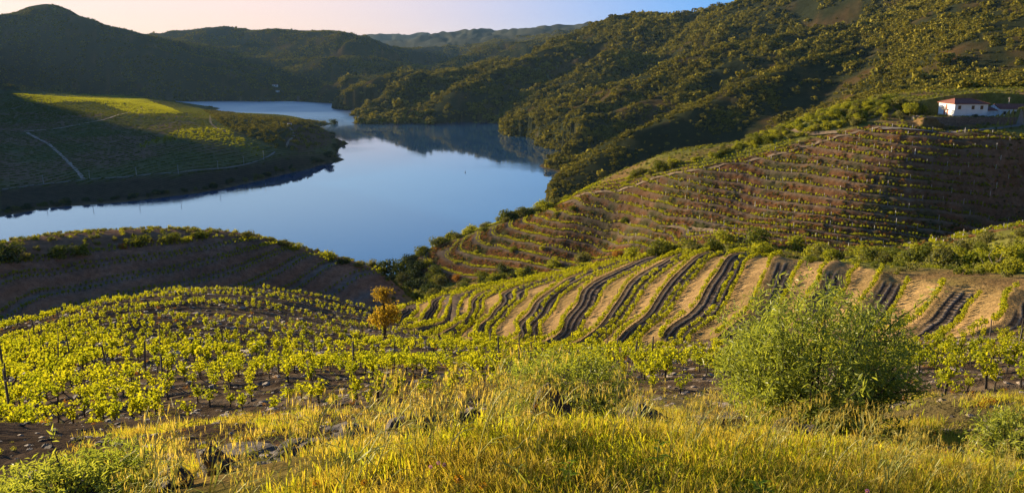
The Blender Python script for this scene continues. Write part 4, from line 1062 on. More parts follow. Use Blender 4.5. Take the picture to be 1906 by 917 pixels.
x, y, z, r_ = scatter_area(orm, np.ones_like(RR), 2600, 8)
n_ = len(x)
scatter('orchard_trees', SCR, np.stack([x, y, z - .2], 1), zrot(n_), uni(n_, 2.2, 4.0), rng.integers(0, 6, n_), 'dark orchard trees on the far end of the peninsula')
# hedge-like vine rows on the sunlit knoll of the peninsula and its fields
HEDGE = [source(far_vine(260 + k, 40, .42)) for k in range(3)]
x, y, z, r_ = scatter_area(PEN & ((knol > .5) | (vin > .5)), np.ones_like(RR), 9000, 9)
fx = x * math.cos(ang) + y * math.sin(ang); fy = -x * math.sin(ang) + y * math.cos(ang)
inK = project(np.arctan2(x, y), r_, z)[1] > 232
fx = np.where(inK, np.round(fx / 9) * 9, np.round(fx / 5) * 5) + rng.normal(size=len(fx)) * .5
x, y = fx * math.cos(ang) - fy * math.sin(ang), fx * math.sin(ang) + fy * math.cos(ang)
n_ = len(x)
scatter('grapevines', HEDGE, np.stack([x, y, z_at(x, y)], 1), np.stack([np.zeros(n_), np.zeros(n_), np.full(n_, ang + math.pi / 2)], 1), uni(n_, 1.3, 2.3, (2.2, .8, 1)), rng.integers(0, 3, n_), 'rows of sunlit grapevines on the crown of the peninsula')
x, y, z, r_ = scatter_area(PEN & (knol < .5) & (vin < .5) & (orch < .5) & (shore < .5), np.ones_like(RR), 26000, 19)
fx = x * math.cos(ang) + y * math.sin(ang); fy = -x * math.sin(ang) + y * math.cos(ang)
fx = np.round(fx / 11) * 11 + rng.normal(size=len(fx)) * .2
x, y = fx * math.cos(ang) - fy * math.sin(ang), fx * math.sin(ang) + fy * math.cos(ang); n_ = len(x)
HED2 = [source(crown_mesh('low_hedge', M['bush'], 290 + k, 36, .5, lobes=3, flat=.5, aspect=.7)) for k in range(3)]
scatter('grapevines', HED2, np.stack([x, y, z_at(x, y)], 1), np.stack([np.zeros(n_), np.zeros(n_), np.full(n_, ang + math.pi / 2)], 1), uni(n_, .9, 1.4, (3.6, .8, 1)), rng.integers(0, 3, n_), 'long straight rows of green grapevines in the fields of the peninsula')
# rough plants on the banks of the terraced hill, meadow tussocks
x, y, z, r_ = scatter_area(R4 & (np.abs(fr4) > .2), np.clip(.5 + fbm(XX / 9, YY / 9, 3, 71), .05, 2), 17000, 10)
TUS = [source(crown_mesh('tussock', m_, 760 + k, 60, .40, lobes=4, flat=.45, aspect=.5)) for k, m_ in enumerate((M['rust'], M['bush'], M['olive'], M['dark']))]
n_ = len(x)
scatter('bank_plants', TUS, np.stack([x, y, z - .05], 1), zrot(n_), uni(n_, .25, .75), rng.choice([0, 0, 1, 2, 3, 3], n_), 'rough reddish and green plants on the terrace banks')
md_ = front & (RR > 95) & (RR < 480) & ~R1 & ~R2 & ~R3 & ~R4 & (np.abs(AZ) < R(36)) & vis & (ZZ > 2)
x, y, z, r_ = scatter_area(md_, np.ones_like(RR), 9000, 11); n_ = len(x)
scatter('meadow_plants', [TUS[1], TUS[2]] + [source(crown_mesh('tussock', M['lime'], 775, 60, .4, lobes=4, flat=.45, aspect=.5))], np.stack([x, y, z - .05], 1), zrot(n_), uni(n_, .4, 1.1), rng.integers(0, 3, n_), 'rough green plants between the vineyards and on the crest')

# ------------------------------------------------------------------ the white farmhouse
def box(x0, x1, y0, y1, z0, z1):
    v = [(x, y, z) for z in (z0, z1) for y in (y0, y1) for x in (x0, x1)]
    return v, [(0, 2, 3, 1), (4, 5, 7, 6), (0, 1, 5, 4), (2, 6, 7, 3), (0, 4, 6, 2), (1, 3, 7, 5)]
MW = plain_mat('whitewash', (.74, .74, .72), .9, .10, .6, .15)
MWO = plain_mat('old_whitewash', (.68, .69, .70), .9, .30, .9, .3)
MR = plain_mat('clay_roof', (.21, .070, .045), .9, .30, 1.5, .5)
MDK = plain_mat('dark_pane', (.018, .018, .022), .3, .2, 3, 0)
MSH = plain_mat('red_shutter', (.38, .085, .035), .7, .2, 6, .1)
MFR = plain_mat('window_frame', (.22, .15, .10), .8, .2, 6, .1)
MST = plain_mat('dry_stone', (.135, .105, .078), .95, .5, 1.6, 1.0)
MPL = plain_mat('plinth', (.36, .27, .15), .9, .3, 2, .4)
MIR = plain_mat('iron', (.05, .045, .04), .6, .2, 6, .1)
def mobj(name, parts, mat, parent, label=None):
    v, f = joinvf(parts)
    return part(name, mesh_np(name, v, f, [mat]), parent, label)
def window(parent, x, z, w, h, axis='y', pos=0.0, pane=None, name='window'):
    """a framed opening on the wall plane y=pos (or x=pos); frame proud of the wall, pane set inside it"""
    fr, t_ = [], .09
    segs = [(x - w / 2 - t_, x + w / 2 + t_, z + h / 2, z + h / 2 + t_), (x - w / 2 - t_, x + w / 2 + t_, z - h / 2 - t_, z - h / 2), (x - w / 2 - t_, x - w / 2, z - h / 2, z + h / 2), (x + w / 2, x + w / 2 + t_, z - h / 2, z + h / 2)]
    for a_, b_, c_, d_ in segs:
        fr.append(box(a_, b_, pos - .07, pos + .02, c_, d_) if axis == 'y' else box(pos - .07, pos + .02, a_, b_, c_, d_))
    fo = mobj(name, fr, MFR, parent)
    pb = box(x - w / 2, x + w / 2, pos - .03, pos + .01, z - h / 2, z + h / 2) if axis == 'y' else box(pos - .03, pos + .01, x - w / 2, x + w / 2, z - h / 2, z + h / 2)
    mobj('pane', [pb], pane or MDK, fo)
    return fo
H = empty('farmhouse', (HX, HY, HOUSE_Z), HROT, 1, 'white two sided farmhouse with red hipped roof on the terraced hilltop', 'house')
LW, DW, HW = 11.8, 11.0, 4.5
mobj('wall', [box(0, LW, 0, DW, .5, HW)], MW, H)
mobj('plinth', [box(-.06, LW + .06, -.06, DW + .06, -1.0, .5)], MPL, H)
o_ = .45; RH = 1.75
rv = [(-o_, -o_, HW), (LW + o_, -o_, HW), (LW + o_, DW + o_, HW), (-o_, DW + o_, HW), (2.6, DW / 2, HW + RH), (LW - 3.4, DW / 2, HW + RH),
      (-o_, -o_, HW + .16), (LW + o_, -o_, HW + .16), (LW + o_, DW + o_, HW + .16), (-o_, DW + o_, HW + .16)]
rf = [(0, 3, 2, 1), (0, 1, 7, 6), (1, 2, 8, 7), (2, 3, 9, 8), (3, 0, 6, 9), (6, 7, 5, 4), (7, 8, 5), (8, 9, 4, 5), (9, 6, 4)]
ro = part('roof', mesh_np('roof', rv, rf, [MR]), H)
cap = [tube([rv[i], rv[j]], [.14, .14], 6) for i, j in ((6, 4), (4, 5), (5, 7), (9, 4), (8, 5))]
mobj('ridge_tile', cap, MR, ro)
for x in (1.7, 6.5, 9.6): window(H, x, 3.35, .85, 1.15)
window(H, 5.6, 3.35, .95, 1.5, 'x', 0.0, MSH, 'balcony_door')
for y in (4.6, 6.6): window(H, y, 1.2, .8, 1.9, 'x', 0.0, MSH, 'door')
bal = [box(-1.1, 0, 4.2, 7.0, 2.36, 2.5)] + [box(-1.1, -1.05, 4.2 + k * .2, 4.24 + k * .2, 2.5, 3.3) for k in range(15)] + [box(-1.12, -1.02, 4.2, 7.02, 3.3, 3.36), box(-1.1, 0, 4.2, 4.25, 3.3, 3.35), box(-1.1, 0, 6.95, 7.0, 3.3, 3.35)]
mobj('balcony', bal, MIR, H)
L = empty('farm_shed', (HX + LW + .05, HY + 1.4, HOUSE_Z), 0, 1, 'small low link building with a sloping red roof between farmhouse and barn', 'outbuilding')
mobj('wall', [box(0, 4.4, 0, 5, -.8, 2.15)], MWO, L)
part('roof', mesh_np('roof', [(0, -.3, 2.15), (4.4, -.3, 2.15), (4.4, 5, 3.3), (0, 5, 3.3), (0, -.3, 2.3), (4.4, -.3, 2.3), (4.4, 5, 3.45), (0, 5, 3.45)], [(0, 3, 2, 1), (4, 5, 6, 7), (0, 1, 5, 4), (1, 2, 6, 5), (2, 3, 7, 6), (3, 0, 4, 7)], [MR]), L)
B = empty('barn', (HX + LW + 4.55, HY + .9, HOUSE_Z), 0, 1, 'long low whitewashed barn with a dark red gabled roof right of the farmhouse', 'barn')
BL, BD, BH = 24.0, 7.0, 2.75
wv_ = [(0, 0, -.8), (BL, 0, -.8), (BL, BD, -.8), (0, BD, -.8), (0, 0, BH), (BL, 0, BH), (BL, BD, BH), (0, BD, BH), (0, BD / 2, BH + 1.45), (BL, BD / 2, BH + 1.45)]
part('wall', mesh_np('wall', wv_, [(0, 1, 5, 4), (2, 3, 7, 6), (3, 0, 4, 8, 7), (1, 2, 6, 9, 5)], [MWO]), B)
rv = [(.12, -.35, BH - .02), (BL, -.35, BH - .02), (BL, BD / 2, BH + 1.55), (.12, BD / 2, BH + 1.55), (BL, BD + .35, BH - .02), (.12, BD + .35, BH - .02)]
rv = rv + [(x, y, z + .14) for x, y, z in rv]
part('roof', mesh_np('roof', rv, [(0, 3, 2, 1), (3, 5, 4, 2), (6, 7, 8, 9), (9, 8, 10, 11), (0, 1, 7, 6), (4, 5, 11, 10), (3, 0, 6, 9), (5, 3, 9, 11), (1, 2, 8, 7), (2, 4, 10, 8)], [MR]), B)
window(B, 2.2, 1.35, .8, 1.0); window(B, 5.6, .95, .85, 1.8, name='door'); window(B, 8.0, 1.35, .8, .95); window(B, 13.0, 1.35, .8, .95)
# dry stone wall holding up the yard
wp = [(-11.5, 3.5), (-12.5, .5), (-11.0, -2.6), (-7.5, -4.8), (-2, -5.6), (6, -5.8), (16, -5.8), (28, -5.4), (40, -4.8)]
wvv, wff = [], []
for k, (x, y) in enumerate(wp):
    x0, y0 = wp[max(0, k - 1)]; x1, y1 = wp[min(len(wp) - 1, k + 1)]
    d = Vector((x1 - x0, y1 - y0)).normalized(); nn = Vector((d.y, -d.x))
    for z, off in ((-3.6, .42), (.35, .25), (.35, -.3), (-3.6, -.45)):
        wvv.append((x + nn.x * off, y + nn.y * off, z))
    if k:
        a_ = (k - 1) * 4
        for s_ in range(4): wff.append((a_ + s_, a_ + (s_ + 1) % 4, a_ + 4 + (s_ + 1) % 4, a_ + 4 + s_))
wff += [(0, 3, 2, 1), (len(wvv) - 4, len(wvv) - 3, len(wvv) - 2, len(wvv) - 1)]
meshobj('retaining_wall', mesh_np('retaining_wall', wvv, wff, [MST]), (HX, HY, HOUSE_Z), 0, 1, 'dry stone retaining wall curving below the white farmhouse', 'stone wall')
p = spot(1705, 235, 250, 420)
meshobj('buttress', mesh_np('buttress', [(-.5, -.5, -.5), (.6, -.5, -.5), (.6, 1.6, -.5), (-.5, 1.6, -.5), (-.3, .9, 2.4), (.4, .9, 2.4), (.4, 1.6, 2.4), (-.3, 1.6, 2.4)], [(0, 3, 2, 1), (0, 1, 5, 4), (1, 2, 6, 5), (2, 3, 7, 6), (3, 0, 4, 7), (4, 5, 6, 7)], [MPL]),
        (HX - 13.2, HY + .2, HOUSE_Z - 2.0), .4, 1, 'small sunlit stone buttress at the left end of the retaining wall', 'buttress')

def tree(name, loc, trunk_parts, crowns, label, cat='tree', group=None, rz=0.0, tmat='bark'):
    e_ = empty(name, loc, rz, 1, label, cat, group)
    mobj('trunk', trunk_parts, M[tmat], e_)
    for me_, (x, y, z), sc in crowns:
        c_ = part('crown', me_, e_); c_.location = (x, y, z); c_.scale = sc
    return e_
yt = crown_mesh('tree_crown', M['lime'], 812, 1500, .14, 9, .85)
zt = float(z_at(HX - 12.5, HY + 6))
tree('walnut_tree', (HX - 12.5, HY + 6.5, zt), [tube([(0, 0, -.5), (.1, 0, 1.4), (0, .1, 3)], [.28, .22, .16], 7), tube([(0, 0, 1.5), (1.2, .4, 3.2)], [.14, .07], 5), tube([(0, .1, 1.8), (-1.2, -.3, 3.3)], [.13, .06], 5)],
     [(yt, (0, 0, .9), (3.9, 3.6, 3.3))], 'bright green leafy tree standing left of the white farmhouse')
for dx, w, lab in [(6.6, 3.0, 'in front of the right half of the farmhouse wall'), (9.0, 2.2, 'low under the last window of the farmhouse'), (2.2, 1.0, 'small in front of the left window of the farmhouse')]:
    bush((HX + dx, HY - 1.7), w, 'dark', lab, 'dark shrubs by the farmhouse wall', w * .75)
def pole(name, p, h, r_, mat, label, cat, group=None, arm=True):
    pp_ = [tube([(0, 0, -.5), (0, 0, h)], [r_, r_ * .7], 6)]
    e_ = empty(name, p, rng.uniform(0, .3), 1, label, cat, group)
    mobj('shaft', pp_, M[mat], e_)
    if arm: mobj('crossarm', [box(-h * .09, h * .09, -r_ * .6, r_ * .6, h * .93, h * .96)], M[mat], e_)
    return e_
p = spot(1903, 196, 300, 430)
pole('utility_pole', (HX + 24.5, HY + 9, HOUSE_Z), 6.5, .12, 'whitepost', 'pale pole standing behind the barn roof at the right edge', 'pole')
for k, (u, v) in enumerate([(81, 342), (167, 333), (254, 327), (332, 323), (406, 315), (454, 307), (491, 297)]):
    p = spot(u, v, 750, 1500)
    names_ = ['farthest left of the pale poles along the river road of the peninsula', 'pale pole at the foot of the slanting track on the peninsula', 'third pale pole from the left along the river road', 'pale pole in the middle of the line along the river road', 'fifth pale pole from the left along the river road', 'pale pole second from the right end of the river road line', 'pale pole at the right end of the line near the bend of the road']
    pole('utility_pole', p, 16 / FPX * p.y * 1.02, .30, 'whitepost', names_[k], 'pole', 'poles along the river road')

# small far buildings
def cottage(p, w, d, h, label, wall=MW, rz=0.0, cat='house'):
    e_ = empty('cottage', p, rz, 1, label, cat)
    mobj('wall', [box(-w / 2, w / 2, -d / 2, d / 2, -2, h)], wall, e_)
    q = .3
    part('roof', mesh_np('roof', [(-w / 2 - q, -d / 2 - q, h), (w / 2 + q, -d / 2 - q, h), (w / 2 + q, d / 2 + q, h), (-w / 2 - q, d / 2 + q, h), (-w / 2 - q, 0, h + d * .28), (w / 2 + q, 0, h + d * .28)], [(0, 3, 2, 1), (0, 1, 5, 4), (2, 3, 4, 5), (0, 4, 3), (1, 2, 5)], [MR]), e_)
    window(e_, -w * .25, h * .5, w * .1, h * .4, 'y', -d / 2); window(e_, w * .22, h * .45, w * .12, h * .75, 'y', -d / 2, name='door')
    return e_
cottage(spot(512, 161, 2600, 4200), 19, 9, 6, 'white farm building far off in the dark valley above the river bend')
cottage(spot(517, 171, 2600, 4200), 12, 8, 4.5, 'smaller white building below the far farm above the river bend', MWO)
p = spot(539, 233, 900, 1800)
cottage(p, 6.5, 5, 3.2, 'small pale hut with a red roof on the tip of the peninsula', MW, .3, 'hut')
p = spot(555, 189, 2400, 3200)
meshobj('bridge_pier', mesh_np('bridge_pier', *joinvf([box(-4, 4, -3, 3, -4, 17), box(-4.6, 4.6, -3.6, 3.6, 17, 18.2), box(-5, 5, -4, 4, -4, 2)]), [MST]), (p.x, p.y, 0), .2, 1, 'grey stone pier rising from the water at the far bank', 'bridge pier')
for k, (u, v) in enumerate([(777, 279.5), (866, 321)]):
    A_, r_, z_ = at_level(u, v)
    e_ = empty('buoy', (r_ * math.sin(A_), r_ * math.cos(A_), 0), 0, 1, ['small dark buoy far out in the middle of the river', 'small dark buoy nearer the right part of the river'][k], 'buoy', 'dark buoys on the river')
    mobj('float', [tube([(0, 0, -.4), (0, 0, .1), (0, 0, .6), (0, 0, .9)], [.5, .75, .7, .3], 10)], MIR, e_)
    mobj('mast', [tube([(0, 0, .8), (0, 0, 2.2)], [.12, .08], 6), box(-.25, .25, -.25, .25, 2.1, 2.6)], MIR, e_)

# ------------------------------------------------------------------ two headed orange tree at the end of the vineyard
p = spot(716, 628, 60, 135); D = math.hypot(p.x, p.y); s_ = D / FPX
oc = [crown_mesh('tree_crown', M['orange'], 830 + k, 1150, .13, 11, .95, .7, .6) for k in range(2)]
hh = 112 * s_
tree('tree', p, [tube([(0, 0, -.4), (.05, 0, hh * .35), (0, .1, hh * .62), (-.1, 0, hh * .85)], [.16, .12, .10, .05], 7), tube([(0, 0, hh * .3), (18 * s_, .1, hh * .5)], [.07, .03], 5), tube([(0, 0, hh * .28), (-18 * s_, 0, hh * .45)], [.07, .03], 5), tube([(0, .1, hh * .62), (12 * s_, 0, hh * .8)], [.05, .02], 5)],
     [(oc[0], (2 * s_, 0, hh * .16), (40 * s_, 36 * s_, 38 * s_)), (oc[1], (-3 * s_, 0, hh * .60), (26 * s_, 25 * s_, 26 * s_))], 'orange leaved tree with two round crowns one above the other')
p = spot(250, 446, 170, 240)
e_ = empty('sapling', p, 0, 1, 'thin dark sapling sticking up among the bushes on the dark knoll', 'sapling')
mobj('trunk', [tube([(0, 0, -.2), (.02, 0, 1.1), (-.05, 0, 2.0)], [.06, .05, .03], 5)], M['bark'], e_)
c_ = part('crown', CR['dark'][0], e_); c_.location = (-.05, 0, 1.0); c_.scale = (.3, .3, .55)
p = spot(1842, 505, 90, 170); s_ = math.hypot(p.x, p.y) / FPX
br = [tube([(0, 0, -.2), (4 * s_, 0, 12 * s_), (14 * s_, 0, 20 * s_), (26 * s_, 0, 26 * s_)], [.06, .05, .03, .012], 5), tube([(4 * s_, 0, 12 * s_), (-3 * s_, .3, 26 * s_), (2 * s_, .3, 36 * s_)], [.035, .02, .008], 4), tube([(14 * s_, 0, 20 * s_), (14 * s_, -.3, 34 * s_)], [.03, .008], 4), tube([(2 * s_, 0, 6 * s_), (-12 * s_, .1, 14 * s_), (-18 * s_, .2, 24 * s_)], [.03, .02, .008], 4)]
meshobj('dead_shrub', mesh_np('dead_shrub', *joinvf(br), [plain_mat('bleached_wood', (.34, .29, .23), .9)]), p, 0, 1, 'bleached leafless shrub with bare branches on the right meadow', 'dead bush')

# ------------------------------------------------------------------ foreground: leafy bushes, rocks, grass, oats, flowers
def leafy_bush(name, base, w, h, seed, n, leafl, mat, label, stems=16, lean=(0, 0)):
    g = np.random.default_rng(seed)
    tp_, P_, N_, U_ = [], [], [], []
    for k in range(stems):
        an = 6.283 * k / stems + g.uniform(-.3, .3); sp = w * .5 * math.sqrt(g.uniform(.05, 1)) * .95
        top = h * (1 - .42 * (sp / (w * .5)) ** 2) * g.uniform(.78, 1.05)
        a0 = Vector((g.normal() * .04, g.normal() * .04, -.1)); a1 = Vector((math.cos(an) * sp * .55 + lean[0] * .3, math.sin(an) * sp * .55, top * .38)); a2 = Vector((math.cos(an) * sp * .95 + lean[0], math.sin(an) * sp * .95 + lean[1], top))
        path = [a0.lerp(a1, q).lerp(a1.lerp(a2, q), q) for q in np.linspace(0, 1, 6)]
        tp_.append(tube(path, list(np.linspace(.022, .004, 6) * (w / 1.7)), 4))
        for q in range(5):
            f_ = g.uniform(.12, .9); b0 = path[min(4, int(f_ * 5))]
            an2 = an + g.uniform(-1.5, 1.5); le = w * g.uniform(.14, .34)
            b1 = b0 + Vector((math.cos(an2) * le, math.sin(an2) * le, le * g.uniform(-.15, 1.0)))
            tp_.append(tube([b0, b0.lerp(b1, .5) + Vector((0, 0, le * .08)), b1], [.007, .005, .002], 3))
            m_ = max(4, n // (stems * 6)); d_ = (b1 - b0).normalized()
            for _ in range(m_):
                p_ = b0.lerp(b1, g.uniform(.1, 1.1)) + Vector(g.normal(size=3) * leafl * .7)
                P_.append(p_); N_.append(g.normal(size=3) + np.array([0, 0, .5])); U_.append(np.array(d_) * .8 + np.array([g.normal() * .5, g.normal() * .5, .35 + g.normal() * .4]))
        m_ = n // (stems * 6)
        for _ in range(m_):
            f_ = g.uniform(.25, 1.03); q_ = min(4, int(f_ * 5)); p_ = path[q_].lerp(path[q_ + 1], min(1, f_ * 5 - q_)) + Vector(g.normal(size=3) * leafl * .6)
            P_.append(p_); N_.append(g.normal(size=3) + np.array([0, 0, .4])); U_.append(np.array((path[-1] - path[2]).normalized()) + g.normal(size=3) * .5)
    d = g.normal(size=(n, 3)); d /= np.linalg.norm(d, axis=1, keepdims=True)
    rad = wob(d, seed, 2.6, .17) * g.uniform(.25, 1.02, n) ** .45
    vol = d * rad[:, None] * np.array([w * .5, w * .46, h * .56]) + np.array([lean[0], lean[1], h * .50])
    hole = fbm(vol[:, 0] * 5 / w * 1.7, vol[:, 1] * 5 / w * 1.7 + vol[:, 2] * 7 / w, 2, seed)
    vol = vol[hole > -.42]; m_ = len(vol)
    out_ = vol - np.array([0, 0, h * .1]); out_ /= np.linalg.norm(out_, axis=1, keepdims=True)
    P_ = np.concatenate([np.array([tuple(q) for q in P_]), vol]); N_ = np.concatenate([np.array(N_), g.normal(size=(m_, 3)) + out_ * .8])
    U_ = np.concatenate([np.array(U_), out_ * .7 + g.normal(size=(m_, 3)) * .7 + np.array([.1, 0, .25])])
    k = P_[:, 2] > .02
    v, f = leaves(P_[k], N_[k], leafl * g.uniform(.6, 1.35, k.sum()), .24, g, .15, U_[k])
    e_ = empty(name, base, 0, 1, label, 'bush')
    mobj('branches', tp_, M['bark'], e_)
    part('foliage', mesh_np('foliage', v, f, [mat]), e_)
    return e_
def gpos(u, r):
    A_ = az_of(u, 790); x, y = r * math.sin(A_), r * math.cos(A_)
    return Vector((x, y, float(z_at(x, y))))
leafy_bush('almond_bush', gpos(1508, 7.6), 1.82, 1.48, 901, 13500, .066, M['almond'], 'large rounded willow leaved bush at the right of the foreground', 26)
leafy_bush('almond_bush', gpos(1060, 8.2), 1.55, .98, 902, 6500, .060, M['almond'], 'broad low willow leaved bush behind the dark boulder', 20)
leafy_bush('almond_bush', gpos(985, 8.8), .8, .95, 906, 2200, .058, M['almond'], 'narrow leafy bush left of the dark boulder', 9)
leafy_bush('wild_bush', gpos(60, 4.4), .85, .27, 903, 3600, .042, M['almond'], 'low sprawling bush in the bottom left corner', 18)
leafy_bush('wild_bush', gpos(200, 4.7), .5, .36, 904, 1900, .040, M['almond'], 'upright yellow green bush beside the bottom left corner bush', 8)
leafy_bush('wild_bush', gpos(1895, 6.4), .6, .40, 905, 1600, .05, M['almond'], 'feathery green bush at the right edge above the grass', 10)

def rock_mesh(name, seed, mat, planes=9):
    g = np.random.default_rng(seed)
    import bmesh
    bm = bmesh.new(); bmesh.ops.create_icosphere(bm, subdivisions=4, radius=1.0)
    pl = g.normal(size=(planes, 3)); pl /= np.linalg.norm(pl, axis=1, keepdims=True); off = g.uniform(.40, .80, planes)
    co = np.array([v.co for v in bm.verts])
    for n_2, o2_ in zip(pl, off):
        d = co @ n_2; co = np.where((d > o2_)[:, None], co - (d - o2_)[:, None] * n_2, co)
    nz = fbm(co[:, 0] * 2.3 + seed, co[:, 1] * 2.3 + co[:, 2] * 1.7, 5, seed) * .12
    lay = np.sin(co[:, 2] * 13 + co[:, 0] * 4 + seed) * .02
    co = co * (1 + nz + lay)[:, None]
    for v, c in zip(bm.verts, co): v.co = c
    me = bpy.data.meshes.new(name); bm.to_mesh(me); bm.free(); me.materials.append(mat); me.update()
    return me
RK = [rock_mesh('rock', 930 + k, M['slate']) for k in range(4)] + [rock_mesh('rock', 940 + k, M['tan']) for k in range(2)]
ROCKS = [(1036, 5.7, 66, 737, 0, 'dark upright boulder in front of the low leafy bush', 'boulder'), (1002, 5.6, 36, 752, 4, 'tan stone leaning on the left of the dark boulder', 'stone'),
         (392, 5.2, 70, 846, 1, 'dark slate block at the left of the rocky ledge', 'rock'), (455, 6.2, 105, 838, 4, 'long brown slab along the top of the rocky ledge', 'rock slab'), (525, 5.6, 84, 838, 2, 'black slate rock below the oat stalks of the ledge', 'rock'),
         (600, 6.2, 84, 822, 3, 'dark rock in the middle of the rocky ledge', 'rock'), (660, 6.2, 110, 803, 1, 'broad black rock right of the middle of the ledge', 'rock'), (735, 6.3, 90, 797, 2, 'rough slate rock among the oat stalks', 'rock'),
         (800, 6.4, 76, 778, 0, 'grey slate rock left of the narrow leafy bush', 'rock'), (870, 6.5, 64, 772, 3, 'small dark rock at the foot of the narrow leafy bush', 'rock'), (1335, 5.6, 74, 764, 5, 'tan rock in the grass left of the big bush', 'rock'),
         (1388, 5.6, 34, 774, 0, 'dark stone beside the tan rock by the big bush', 'stone'), (1455, 5.7, 60, 796, 2, 'flat slate under the front of the big bush', 'stone'), (1505, 5.8, 44, 798, 4, 'small pale stone under the front of the big bush', 'stone'),
         (1205, 6.2, 90, 768, 1, 'dark rock right of the low leafy bush', 'rock'), (300, 4.8, 70, 878, 2, 'low slate at the lower left end of the ledge', 'rock'), (1842, 3.95, 17, 838, 1, 'small brown clod lying in the grass at the right', 'stone')]
for u, r_, wpx, vt, k, lab, cat in ROCKS:
    p = gpos(u, r_); s_ = r_ / FPX
    zt_ = min(at_range(u, vt, r_)[2], p.z + wpx * s_ * 1.3); hh_ = max(zt_ - p.z, .04) + .06
    meshobj('rock', RK[k], (p.x, p.y, zt_ - hh_ * .5), (rng.uniform(-.2, .2), rng.uniform(-.2, .2), rng.uniform(-.5, .5)), (wpx * s_ * .78, max(wpx * s_ * .5, min(hh_, wpx * s_) * .5), hh_ * .85), lab, cat)
# schist chips strewn over the vineyard soil
CH = [source(rock_mesh('chip', 950 + k, m_, 6)) for k, m_ in enumerate((M['slate'], M['tan'], plain_mat('pale_schist', (.30, .235, .17), .8, .3, 4, .6)))]
x, y, z, r_ = scatter_area((R1 | (front & (RR > 5.2) & (RR < 17))) & (np.abs(AZ) < R(36)) & ~R2, 1 / np.clip(RR, 6, 80) ** 1.35, 15000, 12); n_ = len(x)
scatter('stones', CH, np.stack([x, y, z], 1), zrot(n_), (rng.gamma(2, .022, n_) * np.clip(r_ / 22, .55, 2.4))[:, None] * np.array([1.3, .9, .4]) * rng.uniform(.7, 1.3, (n_, 3)), rng.choice([0, 0, 1, 2], n_), 'broken schist stones strewn over the vineyard soil')
x, y, z, r_ = scatter_area((R1 | (front & (RR > 5.2) & (RR < 17))) & (np.abs(AZ) < R(36)) & ~R2, 1 / np.clip(RR, 8, 80) ** 1.2, 3500, 14); n_ = len(x)
WD = [source(crown_mesh('weed', m_, 780 + k, 40, .45, lobes=3, flat=.5, aspect=.3)) for k, m_ in enumerate((M['lime'], M['rust'], M['olive']))]
scatter('weeds', WD, np.stack([x, y, z - .01], 1), zrot(n_), uni(n_, .05, .16) * np.clip(r_ / 25, .7, 1.8)[:, None], rng.choice([0, 0, 1, 2], n_), 'small weeds between the vine rows')

CLEAR = []
def flower(p, d, mat, h_, label, group, tilt=.5):
    e_ = empty('flower', p, rng.uniform(-.6, .6), 1, label, 'flower', group)
    st = mobj('stem', [tube([(0, 0, -.02), (.01, 0, h_ * .6), (0, -.02, h_)], [.003, .0025, .002], 4)], M['stemg'], e_)
    pv, pf = [], []
    for k in range(13):
        t_ = 6.283 * k / 13; c_, s__ = math.cos(t_), math.sin(t_); o_ = len(pv); w_ = .16 * d
        loc = [(c_ * .12 * d, s__ * .12 * d, 0), (c_ * .36 * d - s__ * w_ * .5, s__ * .36 * d + c_ * w_ * .5, .04 * d), (c_ * .5 * d, s__ * .5 * d, .01 * d), (c_ * .36 * d + s__ * w_ * .5, s__ * .36 * d - c_ * w_ * .5, .04 * d)]
        for x_, y_, z_ in loc:
            pv.append((x_, -.02 + y_ * math.cos(tilt) - z_ * math.sin(tilt), h_ + y_ * math.sin(tilt) + z_ * math.cos(tilt)))
        pf += [(o_, o_ + 1, o_ + 2), (o_, o_ + 2, o_ + 3)]
    part('petals', mesh_np('petals', pv, pf, [mat]), e_)
    mobj('centre', [tube([(0, -.02, h_ - .003), (0, -.028, h_ + .1 * d)], [.15 * d, .10 * d], 8)], M['fcent'], e_)
for u, v, wpx, lab in [(740, 908, 24, 'large orange daisy at the bottom of the grass bank'), (590, 886, 14, 'orange daisy low on the left of the grass bank'), (684, 884, 16, 'orange daisy left of the large bottom one'), (850, 878, 22, 'orange daisy left of the toothed weed'),
                       (898, 889, 17, 'orange daisy nearest the toothed weed'), (604, 912, 12, 'orange daisy at the very bottom left of the bank'), (1012, 790, 9, 'small orange daisy in front of the tan stone'), (1090, 790, 8, 'small orange daisy right of the dark boulder'), (1102, 797, 9, 'second small orange daisy right of the dark boulder'),
                       (1054, 848, 6, 'tiny orange daisy above the toothed weed'), (1000, 745, 8, 'orange daisy growing on top of the dark boulder')]:
    p = spot(u, min(v + 60, 1030), 2.2, 7); r_ = math.hypot(p.x, p.y); CLEAR.append((p.x, p.y, .035))
    flower(p, wpx / FPX * r_ * 1.1, M['flower'], 62 / FPX * r_, lab, 'orange daisies')
for u, v, lab in [(816, 850, 'small pink flower in the grass left of centre'), (832, 854, 'pink flower just right of its neighbour left of centre'), (800, 858, 'lowest of the pink flowers left of centre'), (1607, 905, 'single violet flower near the bottom right')]:
    p = spot(u, v + 40, 2.2, 7); r_ = math.hypot(p.x, p.y); CLEAR.append((p.x, p.y, .035))
    flower(p, 9 / FPX * r_, M['pink'], 40 / FPX * r_, lab, 'pink flowers in the grass', .9)
